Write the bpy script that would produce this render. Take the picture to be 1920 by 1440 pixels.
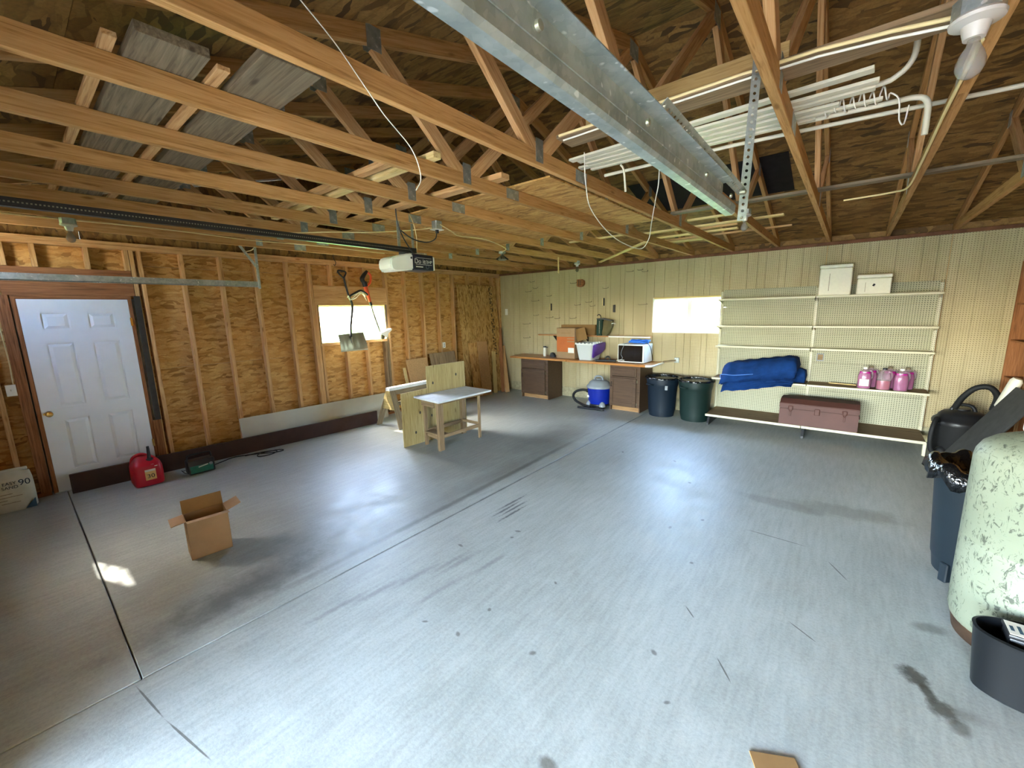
import bpy, bmesh, math, random
from mathutils import Vector, Matrix, Euler
random.seed(11)
S = bpy.context.scene
for o in list(bpy.data.objects): bpy.data.objects.remove(o, do_unlink=True)
COL = S.collection
R = math.radians

# ------------------------------------------------------------------ camera
cam_d = bpy.data.cameras.new('camera'); cam = bpy.data.objects.new('camera', cam_d); COL.objects.link(cam)
_r = Vector((0.77580784, 0.63058956, -0.02188607)); _u = Vector((-0.09293226, 0.14850418, 0.98453548)); _f = Vector((-0.62408797, 0.76177642, -0.17381282))
M = Matrix((_r, _u, -_f)).transposed().to_4x4(); M.translation = (6.43882, -7.48633, 1.821545)
cam.matrix_world = M
cam_d.sensor_fit = 'HORIZONTAL'; cam_d.sensor_width = 36.0; cam_d.lens = 771.1714 / 1920 * 36.0
cam_d.clip_start = 0.02; cam_d.clip_end = 400
S.camera = cam

# ------------------------------------------------------------------ exposure, sky, light
S.view_settings.view_transform = 'Standard'; S.view_settings.look = 'None'
S.view_settings.gamma = 1.0; S.view_settings.use_curve_mapping = False
S.view_settings.exposure = 3.95
S.cycles.use_denoising = True
S.cycles.max_bounces = 14; S.cycles.diffuse_bounces = 8; S.cycles.glossy_bounces = 4; S.cycles.transmission_bounces = 8; S.cycles.transparent_max_bounces = 12
S.cycles.caustics_reflective = False; S.cycles.caustics_refractive = False
S.cycles.sample_clamp_indirect = 6.0
W = bpy.data.worlds.new('sky'); S.world = W; W.use_nodes = True
wn = W.node_tree; wn.nodes.clear()
sky = wn.nodes.new('ShaderNodeTexSky'); sky.sky_type = 'NISHITA'; sky.sun_disc = False
sky.sun_elevation = R(52); sky.sun_rotation = R(-113); sky.air_density = 1.0; sky.dust_density = 2.0; sky.ozone_density = 1.0
bg = wn.nodes.new('ShaderNodeBackground'); bg.inputs['Strength'].default_value = 1.6
wo = wn.nodes.new('ShaderNodeOutputWorld')
wn.links.new(sky.outputs[0], bg.inputs['Color']); wn.links.new(bg.outputs[0], wo.inputs['Surface'])

sd = bpy.data.lights.new('sun', 'SUN'); sd.energy = 1.3; sd.angle = R(0.9); sd.color = (1.0, .93, .82)
so = bpy.data.objects.new('sun', sd); COL.objects.link(so); so.rotation_euler = Vector((-.714, -.30, 1.0)).to_track_quat('Z', 'Y').to_euler()

def portal(name, loc, rot, sx, sy):
    l = bpy.data.lights.new(name, 'AREA'); l.shape = 'RECTANGLE'; l.size = sx; l.size_y = sy
    l.cycles.is_portal = True
    o = bpy.data.objects.new(name, l); COL.objects.link(o); o.location = loc; o.rotation_euler = rot
portal('portal_left_window', (-0.12, -3.742, 1.685), (R(90), 0, R(-90)), 1.2, 0.6)
portal('portal_back_window', (4.266, 0.14, 1.69), (R(-90), 0, 0), 1.2, 0.6)
portal('portal_garage_door', (5.7, -8.02, 1.09), (R(90), 0, 0), 3.2, 2.2)

# ------------------------------------------------------------------ materials
def lin(h):
    h = h.lstrip('#'); c = [int(h[i:i+2], 16) / 255 for i in (0, 2, 4)]
    return tuple(x / 12.92 if x <= 0.04045 else ((x + 0.055) / 1.055) ** 2.4 for x in c) + (1.0,)
class N:
    def __init__(s, name):
        s.m = bpy.data.materials.new(name); s.m.use_nodes = True
        s.t = s.m.node_tree; s.b = s.t.nodes['Principled BSDF']; s.out = s.t.nodes['Material Output']
        s.tc = None
    def n(s, ty, **kw):
        x = s.t.nodes.new(ty)
        for k, v in kw.items(): setattr(x, k, v)
        return x
    def l(s, a, b): s.t.links.new(a, b)
    def co(s, scale=(1, 1, 1), rot=(0, 0, 0), loc=(0, 0, 0), src='Object'):
        if not s.tc: s.tc = s.n('ShaderNodeTexCoord')
        mp = s.n('ShaderNodeMapping'); mp.inputs['Scale'].default_value = scale; mp.inputs['Rotation'].default_value = rot; mp.inputs['Location'].default_value = loc
        s.l(s.tc.outputs[src], mp.inputs['Vector']); return mp.outputs[0]
    def noise(s, vec, scale, detail=3, rough=.55, dist=0.0):
        x = s.n('ShaderNodeTexNoise'); x.inputs['Scale'].default_value = scale; x.inputs['Detail'].default_value = detail; x.inputs['Roughness'].default_value = rough
        x.inputs['Distortion'].default_value = dist; s.l(vec, x.inputs['Vector']); return x.outputs['Fac']
    def ramp(s, fac, stops, interp='LINEAR'):
        x = s.n('ShaderNodeValToRGB'); x.color_ramp.interpolation = interp
        e = x.color_ramp.elements
        while len(e) < len(stops): e.new(0.5)
        for i, (p, c) in enumerate(stops):
            e[i].position = p; e[i].color = lin(c) if isinstance(c, str) else ((c, c, c, 1) if isinstance(c, (int, float)) else c)
        s.l(fac, x.inputs[0]); return x.outputs[0]
    def mix(s, fac, a, b, mode='MIX'):
        x = s.n('ShaderNodeMix', data_type='RGBA', blend_type=mode)
        for v, i in ((fac, 0), (a, 6), (b, 7)):
            if isinstance(v, str): v = lin(v)
            if isinstance(v, (int, float, tuple)): x.inputs[i].default_value = v
            else: s.l(v, x.inputs[i])
        return x.outputs[2]
    def math(s, op, a, b=None, c=None, clamp=False):
        x = s.n('ShaderNodeMath', operation=op, use_clamp=clamp)
        for i, v in enumerate((a, b, c)):
            if v is None: continue
            if isinstance(v, (int, float)): x.inputs[i].default_value = v
            else: s.l(v, x.inputs[i])
        return x.outputs[0]
    def bump(s, h, strength=.3, dist=.01):
        x = s.n('ShaderNodeBump'); x.inputs['Strength'].default_value = strength; x.inputs['Distance'].default_value = dist
        s.l(h, x.inputs['Height']); s.l(x.outputs[0], s.b.inputs['Normal'])
    def fin(s, col=None, rough=.6, spec=.5, metal=0):
        if col is not None:
            if isinstance(col, str): col = lin(col)
            if isinstance(col, tuple): s.b.inputs['Base Color'].default_value = col
            else: s.l(col, s.b.inputs['Base Color'])
        if isinstance(rough, (int, float)): s.b.inputs['Roughness'].default_value = rough
        else: s.l(rough, s.b.inputs['Roughness'])
        s.b.inputs['Specular IOR Level'].default_value = spec; s.b.inputs['Metallic'].default_value = metal
        return s.m
    def rnd(s):
        return s.n('ShaderNodeObjectInfo').outputs['Random']

def plain(name, hexc, rough=.5, spec=.5, metal=0, var=.12, scale=8):
    k = N(name); n = k.noise(k.co(), scale, 4)
    c = lin(hexc); d = tuple(x * (1 - var) for x in c[:3]) + (1,); e = tuple(min(1, x * (1 + var)) for x in c[:3]) + (1,)
    return k.fin(k.ramp(n, [(.3, d), (.7, e)]), rough, spec, metal)

def lumber(name, light, mid, dark, knots=True, rough=.75, tint=.25, grey=0.0):
    k = N(name); r = k.rnd()
    off = k.n('ShaderNodeCombineXYZ'); rr = k.math('MULTIPLY', r, 37.0)
    for i in range(3): k.l(rr, off.inputs[i])
    def sh(v):
        a = k.n('ShaderNodeVectorMath', operation='ADD'); k.l(v, a.inputs[0]); k.l(off.outputs[0], a.inputs[1]); return a.outputs[0]
    g = k.noise(sh(k.co((1.2, 26, 26))), 2.2, 5, .6, 1.2)
    fine = k.noise(sh(k.co((3, 160, 160))), 2.0, 3, .6)
    c = k.ramp(g, [(.30, dark), (.46, mid), (.68, light)])
    c = k.mix(.35, c, k.ramp(fine, [(.35, dark), (.6, light)]), 'MULTIPLY') if False else k.mix(.18, c, k.ramp(fine, [(.35, dark), (.65, light)]))
    blot = k.noise(sh(k.co((1, 1, 1))), 1.3, 3)
    c = k.mix(k.ramp(blot, [(.35, 0.0), (.75, .45)]), c, mid)
    if knots:
        v = k.n('ShaderNodeTexVoronoi'); v.inputs['Scale'].default_value = 1.0; v.inputs['Randomness'].default_value = 1.0
        k.l(sh(k.co((2.6, 9, 9))), v.inputs['Vector'])
        c = k.mix(k.ramp(v.outputs['Distance'], [(.05, .85), (.13, 0.0)]), c, dark)
    hsv = k.n('ShaderNodeHueSaturation'); k.l(c, hsv.inputs['Color'])
    k.l(k.math('MULTIPLY_ADD', r, tint * 2, 1 - tint), hsv.inputs['Value'])
    hsv.inputs['Saturation'].default_value = 1 - grey
    k.bump(g, .12, .004)
    return k.fin(hsv.outputs[0], rough, .25)

def osb(name, light, mid, dark, stamp=None, rough=.7, fs=1.0):
    k = N(name); r = k.rnd()
    off = k.n('ShaderNodeCombineXYZ'); rr = k.math('MULTIPLY', r, 23.0)
    for i in range(3): k.l(rr, off.inputs[i])
    base = k.co((1, 1, 1))
    ad = k.n('ShaderNodeVectorMath', operation='ADD'); k.l(base, ad.inputs[0]); k.l(off.outputs[0], ad.inputs[1])
    wob = k.n('ShaderNodeTexNoise'); wob.inputs['Scale'].default_value = 5; wob.inputs['Detail'].default_value = 2; k.l(ad.outputs[0], wob.inputs['Vector'])
    wv = k.n('ShaderNodeVectorMath', operation='MULTIPLY_ADD'); k.l(wob.outputs['Color'], wv.inputs[0]); wv.inputs[1].default_value = (.10, .10, .10); k.l(ad.outputs[0], wv.inputs[2])
    flakes = []
    for ang, sx, sy in ((12, 9, 34), (-24, 11, 40), (52, 12, 46)):
        mp = k.n('ShaderNodeMapping'); mp.inputs['Rotation'].default_value = (0, 0, R(ang)); mp.inputs['Scale'].default_value = (sx*fs, sy*fs, 14*fs)
        k.l(wv.outputs[0], mp.inputs['Vector'])
        v = k.n('ShaderNodeTexVoronoi'); v.inputs['Scale'].default_value = 1.0; k.l(mp.outputs[0], v.inputs['Vector'])
        sp = k.n('ShaderNodeSeparateColor'); k.l(v.outputs['Color'], sp.inputs[0]); flakes.append((sp.outputs[0], sp.outputs[1], v.outputs['Distance']))
    pick = k.math('GREATER_THAN', flakes[1][1], .5); pick2 = k.math('GREATER_THAN', flakes[2][1], .72)
    def sel(i):
        a = k.n('ShaderNodeMix', data_type='FLOAT'); k.l(pick, a.inputs[0]); k.l(flakes[0][i], a.inputs[2]); k.l(flakes[1][i], a.inputs[3])
        b = k.n('ShaderNodeMix', data_type='FLOAT'); k.l(pick2, b.inputs[0]); k.l(a.outputs[0], b.inputs[2]); k.l(flakes[2][i], b.inputs[3]); return b.outputs[0]
    val = sel(0); dist = sel(2)
    c = k.ramp(val, [(0.0, dark), (.22, mid), (.6, light), (.93, mid), (1.0, dark)])
    c = k.mix(k.ramp(dist, [(.55, 0.0), (.95, .5)]), c, dark)
    fine = k.noise(wv.outputs[0], 60, 3)
    c = k.mix(k.ramp(fine, [(.4, 0.0), (.8, .4)]), c, dark)
    big = k.noise(ad.outputs[0], .9, 3)
    c = k.mix(k.ramp(big, [(.35, 0.0), (.7, .30)]), c, mid)
    if stamp:   # ink print column: x range in local coordinates
        sx = k.n('ShaderNodeSeparateXYZ'); k.l(k.co(), sx.inputs[0])
        inb = k.math('MULTIPLY', k.math('GREATER_THAN', sx.outputs[1], stamp[0]), k.math('LESS_THAN', sx.outputs[1], stamp[1]))
        inb = k.math('MULTIPLY', inb, k.math('GREATER_THAN', sx.outputs[0], -.35))
        blk = k.noise(k.co((16, 9, 9)), 1.6, 2, .7)
        c = k.mix(k.math('MULTIPLY', k.ramp(blk, [(.48, 0.0), (.54, .85)]), inb), c, '#2a2016')
    k.bump(val, .22, .004)
    return k.fin(c, rough, .3)

m_osb = osb('osb_wall', '#d3a868', '#bd8b4a', '#8a602e', fs=.75)
m_osb_dim = osb('osb_dim', '#a27c45', '#7f5c2e', '#46321a', fs=.55)  # wall board darkened: the low light under the roof is put into the colour
m_osb_sheet = osb('osb_sheet', '#c9a468', '#ab8346', '#76552a', stamp=(.36, .47))
m_truss = lumber('truss_lumber', '#c79c68', '#b0834c', '#7c5529', tint=.12)
m_stud = lumber('stud_lumber', '#d6b07e', '#c0935f', '#8a6034', tint=.12)
m_pale = lumber('pale_lumber', '#e3cf9a', '#d2b878', '#a5864c', tint=.10)
m_tan = lumber('tan_board', '#b29766', '#997d4c', '#705530', tint=.05)
m_red = lumber('red_brown_lumber', '#a5704a', '#86552f', '#56331a', tint=.10)
m_greywood = lumber('grey_weathered_wood', '#94856b', '#74664f', '#4a3f30', tint=.12)
m_oldwood = lumber('old_bench_wood', '#9c8464', '#7d664a', '#4c3d2b', tint=.12)
m_ply = lumber('plywood_face', '#b3a273', '#9e8a5a', '#6f5b33', tint=.05)
m_particle = plain('particle_board', '#b58f62', .85, .2, var=.18, scale=60)
m_brownboard = plain('dark_brown_board', '#3a2620', .55, .35, var=.15)
m_black_stain = plain('black_stained_wood', '#37322d', .6, .3, var=.2, scale=14)
m_dry = plain('drywall_paper', '#b9b8aa', .8, .2, var=.05, scale=4)
m_white_door = plain('white_door_paint', '#dfe3e4', .38, .5, var=.02)
m_oldwhite = plain('aged_white_plastic', '#c4bea6', .5, .4, var=.05)
m_white = plain('white_plastic', '#dcdbd3', .4, .5, var=.03)
m_vinyl = plain('white_vinyl', '#e8e8e2', .35, .5, var=.02)
m_cream_metal = plain('cream_enamel_steel', '#bdb89d', .42, .5, var=.05)
m_black = plain('black_plastic', '#17181b', .42, .45, var=.1)
m_rubber = plain('black_rubber', '#121314', .65, .35, var=.12)
m_darkmetal = plain('dark_metal', '#33302d', .5, .5, .6, var=.15)
m_wire = plain('cream_cable', '#d8c48e', .55, .4, var=.06)
m_wirewhite = plain('white_cable', '#d9d4c4', .55, .4, var=.05)
m_brass = plain('brass', '#b8995a', .25, .5, 1.0, var=.08)
m_red_can = plain('red_polyethylene', '#a90f26', .38, .45, var=.10, scale=5)
m_orange = plain('orange_plastic', '#e0552b', .4, .5, var=.05)
m_grey_plastic = plain('grey_plastic', '#7f8589', .45, .45, var=.08)
m_blue = plain('blue_plastic', '#0a2288', .35, .5, var=.10)
m_blue_bin = plain('dark_blue_bin', '#0a1824', .5, .4, var=.14)
m_green_bin = plain('dark_green_bin', '#0a1f1b', .5, .4, var=.14)
m_grey_bin = plain('slate_blue_bin', '#0f1a22', .5, .4, var=.12)
m_tub = plain('black_tub_rubber', '#06090d', .42, .45, var=.15)
m_foam = plain('white_foam', '#e6e3d2', .8, .2, var=.03, scale=40)
m_cabinet = lumber('dark_cabinet_wood', '#5b4634', '#4a3728', '#33241a', knots=False, rough=.5, tint=.04)
m_toekick = lumber('bare_toe_kick', '#b08b5e', '#96714a', '#64482c', tint=.05)
m_counter = lumber('counter_laminate', '#bd8449', '#a76f38', '#7d4d24', knots=False, rough=.35, tint=.03)
m_card = plain('cardboard', '#94785a', .85, .15, var=.06, scale=12)
m_card_in = plain('cardboard_inside', '#84653f', .88, .15, var=.06, scale=12)
m_card_orange = plain('orange_print', '#aa5c2a', .7, .25, var=.06)
m_chest = plain('brown_painted_chest', '#4c2d26', .6, .35, var=.12, scale=6)
m_black_felt = plain('black_felt', '#221d1b', .9, .15, var=.2, scale=12)
m_slate = plain('dark_grey_slab', '#3c3d3c', .75, .25, var=.2, scale=10)
m_porcelain = plain('porcelain', '#b9b3a8', .3, .5, var=.02)
m_paper = plain('white_paper', '#d8d6cc', .8, .2, var=.04)
m_ink = plain('dark_ink', '#2b2c33', .8, .2, var=.05)
m_label = plain('tan_label', '#d7b271', .6, .3, var=.12, scale=30)
m_navy = plain('navy_panel', '#12172a', .35, .5, var=.08)
m_canvas = plain('olive_canvas', '#5b543a', .9, .15, var=.15, scale=14)
m_green_cloth = plain('dark_green_fabric', '#24382f', .85, .2, var=.15, scale=14)
m_purple = plain('purple_plastic', '#5a3590', .4, .5, var=.12)
m_cloth = plain('blue_blanket_cloth', '#0e2f62', .9, .15, var=.22, scale=9)
m_cloth_edge = plain('light_blue_hem', '#4f78bd', .9, .15, var=.1)
m_rope_blue = plain('blue_cord', '#2a67b8', .6, .3, var=.2, scale=30)
m_teal = plain('teal_plate', '#1d6a5d', .4, .5, var=.2, scale=30)
m_scuffed_sunlit = plain('scuffed_sunlit_white', '#c8ccce', .6, .35, var=.12, scale=10)  # scuffed bench white; also paints the sunlit sawhorse beam
m_rust = plain('rusty_trim', '#6d4630', .75, .25, var=.3, scale=9)
m_ring = plain('rusty_foot_ring', '#35271c', .8, .2, var=.35, scale=20)
m_bag = plain('pale_paper_sack', '#b7b29d', .85, .2, var=.08, scale=12)
m_bagblue = plain('blue_grey_print', '#39505f', .8, .2, var=.2, scale=20)
m_dark_glass = plain('dark_oven_glass', '#1a1412', .12, .5, var=.1)
m_white_enamel = plain('white_enamel', '#d5dcdf', .3, .5, var=.02)
m_alum = plain('dull_aluminium', '#8f8c7a', .42, .5, .7, var=.12, scale=8)

def galv():
    k = N('galvanised_steel')
    v = k.n('ShaderNodeTexVoronoi'); v.inputs['Scale'].default_value = 70; k.l(k.co(), v.inputs['Vector'])
    sp = k.n('ShaderNodeSeparateColor'); k.l(v.outputs['Color'], sp.inputs[0])
    n = k.noise(k.co(), 14, 4)
    c = k.mix(.5, k.ramp(sp.outputs[0], [(0, '#9da6a4'), (1, '#bcc4c0')]), k.ramp(n, [(.35, '#8f9996'), (.65, '#c3c9c4')]))
    spots = k.noise(k.co(), 38, 1)
    c = k.mix(k.ramp(spots, [(.68, 0.0), (.72, .8)]), c, '#e9ece8')
    return k.fin(c, .42, .5, .8)
m_galv = galv()

def pegboard(name, base, dark, hole, pitch=.0254, rad=.2):
    k = N(name)
    sx = k.n('ShaderNodeSeparateXYZ'); k.l(k.co(src='Object'), sx.inputs[0])
    fx = k.math('SUBTRACT', k.math('FRACT', k.math('DIVIDE', sx.outputs[0], pitch)), .5)
    fz = k.math('SUBTRACT', k.math('FRACT', k.math('DIVIDE', sx.outputs[2], pitch)), .5)
    d = k.math('SQRT', k.math('ADD', k.math('MULTIPLY', fx, fx), k.math('MULTIPLY', fz, fz)))
    n = k.noise(k.co((1, 1, .35)), 2.2, 5); n2 = k.noise(k.co(), 30, 3)
    c = k.mix(.25, k.ramp(n, [(.32, dark), (.66, base)]), k.ramp(n2, [(.3, dark), (.7, base)]))
    hm = k.ramp(d, [(rad, 1.0), (rad + .06, 0.0)])
    c = k.mix(hm, c, hole)
    inv = k.math('SUBTRACT', 1.0, hm)
    k.bump(inv, .5, .004)
    return k.fin(c, .6, .3)
m_peg = pegboard('cream_pegboard', '#beb08c', '#a69772', '#75684a', rad=.16)
m_peg_white = pegboard('white_steel_pegboard', '#adab92', '#a09e85', '#4f4d3e', rad=.19)

def concrete():
    k = N('garage_concrete')
    co = k.co()
    big = k.noise(co, .55, 5, .6); mid = k.noise(co, 3.2, 6, .65, .4); fine = k.noise(co, 60, 3, .7)
    brush = k.noise(k.co((10, 1.1, 1)), 3.0, 4, .6, .3)
    c = k.ramp(big, [(.3, '#848d86'), (.55, '#9ba49d'), (.75, '#abb4ad')])
    c = k.mix(.35, c, k.ramp(mid, [(.3, '#71746c'), (.6, '#a1a69f'), (.8, '#b6bcb5')]))
    c = k.mix(.22, c, k.ramp(brush, [(.35, '#77766f'), (.65, '#bdbdb8')]))
    c = k.mix(.20, c, k.ramp(fine, [(.3, '#62615b'), (.6, '#b4b4ae')]))
    def stain(x, y, rx, ry, ang, s, col='#35332d', soft=.5, ns=3.0, amp=.8, stretch=(1, 1, 1)):
        nonlocal c
        mp = k.n('ShaderNodeMapping', vector_type='TEXTURE'); k.l(k.tc.outputs['Object'], mp.inputs['Vector'])
        mp.inputs['Location'].default_value = (x, y, 0); mp.inputs['Rotation'].default_value = (0, 0, R(ang)); mp.inputs['Scale'].default_value = (rx, ry, 1)
        ln = k.n('ShaderNodeVectorMath', operation='LENGTH'); k.l(mp.outputs[0], ln.inputs[0])
        nn = k.noise(k.co(stretch, (0, 0, R(-ang))), ns, 4, .65)
        d = k.math('ADD', ln.outputs['Value'], k.math('MULTIPLY', k.math('SUBTRACT', nn, .5), amp))
        f = k.ramp(d, [(1 - soft, s), (1.0, 0.0)])
        c = k.mix(f, c, col)
    stain(2.95, -5.5, 1.0, 2.7, 6, .48, '#4a4b46', .9, 1.4, .9)
    stain(3.42, -6.7, .22, .75, 6, .62, '#2b2b26', .8, 7, 1.6)
    stain(3.15, -6.25, .38, .5, 20, .40, '#3a3a35', .9, 5, 1.5)
    stain(3.60, -4.6, .05, 2.9, 1, .60, '#3d3c36', .7, 5, 1.0); stain(3.48, -4.3, .20, 2.8, 1, .38, '#45443e', .9, 3, 1.1)
    stain(3.785, -3.7, .016, 3.7, 0, .8, '#46453f', .6, 6, .8); stain(1.9, -7.3, 1.95, .012, 0, .8, '#2f2b22', .6, 6, .8)
    stain(3.2, -2.6, .5, 1.2, 5, .55, '#3f3e3a', .8, 2, .8)
    stain(6.850, -4.895, .06, .09, 35, .85, '#2f2a20', .5, 22, 1.5); stain(6.885, -4.975, .035, .07, 20, .8, '#2f2a20', .5, 22, 1.4); stain(6.925, -5.055, .065, .07, 30, .8, '#342e25', .5, 22, 1.6)
    stain(6.97, -5.12, .05, .06, 0, .6, '#3a3329', .6, 16, 1.0); stain(7.0, -5.03, .10, .05, 10, .4, '#4a443a', .7, 14, 1.0)
    stain(6.95, -4.42, .10, .06, 20, .5, '#45453c', .6, 12, 1.0)
    for sx, sy in ((4.10, -4.76), (4.15, -4.70), (4.20, -4.80), (4.06, -4.62)):
        stain(sx, sy, .24, .016, 88, .8, '#33333a', .6, 30, 1.2)
    for sx, sy in ((4.55, -5.48), (4.30, -5.65), (4.23, -5.9), (4.09, -6.38), (4.36, -5.62), (4.16, -6.15), (4.48, -5.9)):
        stain(sx, sy, .26, .03, 85, .42, '#4a4a4c', .8, 22, 1.3)
    stain(6.55, -3.0, .55, .18, 12, .42, '#66695f', .5, 5, 1.6)
    stain(6.1, -3.15, .4, .12, -5, .4, '#6b6b64', .4, 5, .9)
    stain(5.65, -6.35, .05, .04, 0, .7, '#4a463c', .5, 14, .8)
    for i in range(16):
        stain(random.uniform(4.2, 6.9), random.uniform(-6.2, -2.6), random.uniform(.012, .035), random.uniform(.01, .02), random.uniform(0, 180), .7, '#45423a', .5, 20, .8)
    stain(.9, -7.5, 1.2, .3, 0, .4, '#5d5646', .9, 2.0, .8)
    # hairline cracks
    for (ax, ay, bx, by) in ((5.807, -5.065, 5.884, -5.148), (6.052, -5.358, 6.153, -5.492), (6.311, -4.83, 6.468, -4.937), (5.893, -3.843, 6.365, -3.852), (6.466, -3.971, 6.588, -4.179), (3.80, -7.33, 4.15, -7.28), (4.15, -7.28, 4.55, -7.20)):
        L = math.hypot(bx - ax, by - ay); stain((ax + bx) / 2, (ay + by) / 2, L / 2, .005, math.degrees(math.atan2(by - ay, bx - ax)), .8, '#3d3a33', .3, 10, .6)
    k.bump(k.math('ADD', fine, k.math('MULTIPLY', mid, .6)), .18, .004)
    rg = k.ramp(mid, [(.3, .38), (.7, .54)])
    return k.fin(c, rg, .55)
m_conc = concrete()
m_curb = plain('curb_concrete', '#a39a7c', .8, .25, var=.25, scale=14)

def tankpaint():
    k = N('scuffed_pale_tank_paint')
    n1 = k.noise(k.co((1.3, 1.3, .8)), 17, 10, .74, 1.6); n2 = k.noise(k.co((5, 5, 34)), 2.4, 4, .7); n3 = k.noise(k.co(), 1.6, 3)
    c = k.ramp(n3, [(.3, '#687060'), (.7, '#7f8676')])
    c = k.mix(k.ramp(n1, [(.545, 0.0), (.59, .92)]), c, '#343a31')
    c = k.mix(k.ramp(n2, [(.63, 0.0), (.70, .6)]), c, '#4a4c40')
    sx = k.n('ShaderNodeSeparateXYZ'); k.l(k.co(), sx.inputs[0])
    z = k.math('ADD', sx.outputs[2], k.math('MULTIPLY', k.math('SUBTRACT', n1, .5), .10))
    c = k.mix(k.ramp(z, [(.02, .85), (.10, 0.0)]), c, '#5d4630')
    c = k.mix(k.ramp(z, [(1.04, 0.0), (1.13, .5)]), c, '#5f4f39')
    k.bump(n1, .1, .004)
    return k.fin(c, .55, .4)
m_tank = tankpaint()

def glassy(name, col, alpha_fac=.06, rough=.05):
    k = N(name); tr = k.n('ShaderNodeBsdfTransparent'); tr.inputs[0].default_value = col
    gl = k.n('ShaderNodeBsdfGlossy'); gl.inputs['Roughness'].default_value = rough
    mx = k.n('ShaderNodeMixShader'); mx.inputs[0].default_value = alpha_fac
    k.l(tr.outputs[0], mx.inputs[1]); k.l(gl.outputs[0], mx.inputs[2]); k.l(mx.outputs[0], k.out.inputs['Surface']); return k.m
m_glass = glassy('window_glass', (.95, .97, .96, 1))
def milky(name, hexc, transp=.55, rough=.3):
    k = N(name); k.fin(hexc, rough, .5); tr = k.n('ShaderNodeBsdfTransparent'); tr.inputs[0].default_value = lin(hexc)
    mx = k.n('ShaderNodeMixShader'); mx.inputs[0].default_value = transp
    k.l(k.b.outputs[0], mx.inputs[1]); k.l(tr.outputs[0], mx.inputs[2]); k.l(mx.outputs[0], k.out.inputs['Surface']); return k.m
m_tote = milky('milky_tote_plastic', '#dfe3e0', .35)
m_jug = milky('milky_jug_plastic', '#eadfe6', .86)
m_pink = milky('magenta_liquid', '#a00a7a', .08, .2)
m_rose = milky('rose_liquid', '#a82a58', .10, .2)
m_bulb = milky('bulb_glass', '#cfcabf', .75, .06)
def film():
    k = N('black_shiny_film'); n = k.noise(k.co(), 22, 3); k.bump(n, .6, .02); return k.fin('#07080a', .16, .6)
m_film = film()
m_grass = plain('grass', '#5d7a35', .9, .1, var=.3, scale=3)
m_drive = plain('driveway_concrete', '#8f8d86', .9, .2, var=.1, scale=3)

# ------------------------------------------------------------------ helpers
def wmat(o):
    b = Matrix.LocRotScale(o.location, o.rotation_euler.to_quaternion(), o.scale)
    return wmat(o.parent) @ o.matrix_parent_inverse @ b if o.parent else b
def attach(o, parent):
    if parent is not None:
        o.parent = parent; o.matrix_parent_inverse = wmat(parent).inverted()
def tag(o, label=None, cat=None, group=None, kind=None):
    if label: o['label'] = label
    if cat: o['category'] = cat
    if group: o['group'] = group
    if kind: o['kind'] = kind
    return o
def thing(name, loc, label, cat, group=None, kind=None):
    o = bpy.data.objects.new(name, None); o.empty_display_size = .1; COL.objects.link(o); o.location = loc
    return tag(o, label, cat, group, kind)
def smooth_mesh(me, ang=40):
    for p in me.polygons: p.use_smooth = True
    try: me.set_sharp_from_angle(angle=R(ang))
    except Exception: pass
def obj(name, bm, mat, parent=None, loc=None, rot=None, smooth=False, ang=40):
    """loc None: the bmesh is in world coordinates and the origin stays at 0"""
    me = bpy.data.meshes.new(name); bm.normal_update(); bm.to_mesh(me); bm.free()
    if smooth: smooth_mesh(me, ang)
    mats = mat if isinstance(mat, (list, tuple)) else [mat]
    for x in mats: me.materials.append(x)
    o = bpy.data.objects.new(name, me); COL.objects.link(o)
    if loc is not None: o.location = loc
    if rot is not None: o.rotation_euler = rot
    attach(o, parent); return o
def bbox(bm, x0, x1, y0, y1, z0, z1, bev=0, seg=1, mi=0):
    vs = [bm.verts.new(p) for p in ((x0, y0, z0), (x1, y0, z0), (x1, y1, z0), (x0, y1, z0), (x0, y0, z1), (x1, y0, z1), (x1, y1, z1), (x0, y1, z1))]
    fs = [bm.faces.new([vs[i] for i in f]) for f in ((3, 2, 1, 0), (4, 5, 6, 7), (0, 1, 5, 4), (1, 2, 6, 5), (2, 3, 7, 6), (3, 0, 4, 7))]
    for f in fs: f.material_index = mi
    if bev:
        es = list({e for f in fs for e in f.edges})
        bmesh.ops.bevel(bm, geom=es, offset=bev, segments=seg, affect='EDGES', profile=.5)
    return fs
def box(name, x0, x1, y0, y1, z0, z1, mat, parent=None, bev=0, seg=1, smooth=False):
    bm = bmesh.new(); bbox(bm, x0, x1, y0, y1, z0, z1, bev, seg); return obj(name, bm, mat, parent, smooth=smooth)
def lbox(name, loc, sx, sy, sz, mat, parent=None, rot=(0, 0, 0), bev=0, seg=1, smooth=False):
    """box centred on loc with its own axes (grain along local x)"""
    bm = bmesh.new(); bbox(bm, -sx/2, sx/2, -sy/2, sy/2, -sz/2, sz/2, bev, seg); return obj(name, bm, mat, parent, loc, rot, smooth)
def frame_of(d, up):
    x = d.normalized(); up = Vector(up); y = up.cross(x)
    if y.length < 1e-4: y = Vector((0, 1, 0)).cross(x)
    y.normalize(); z = x.cross(y); return Matrix((x, y, z)).transposed()
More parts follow.
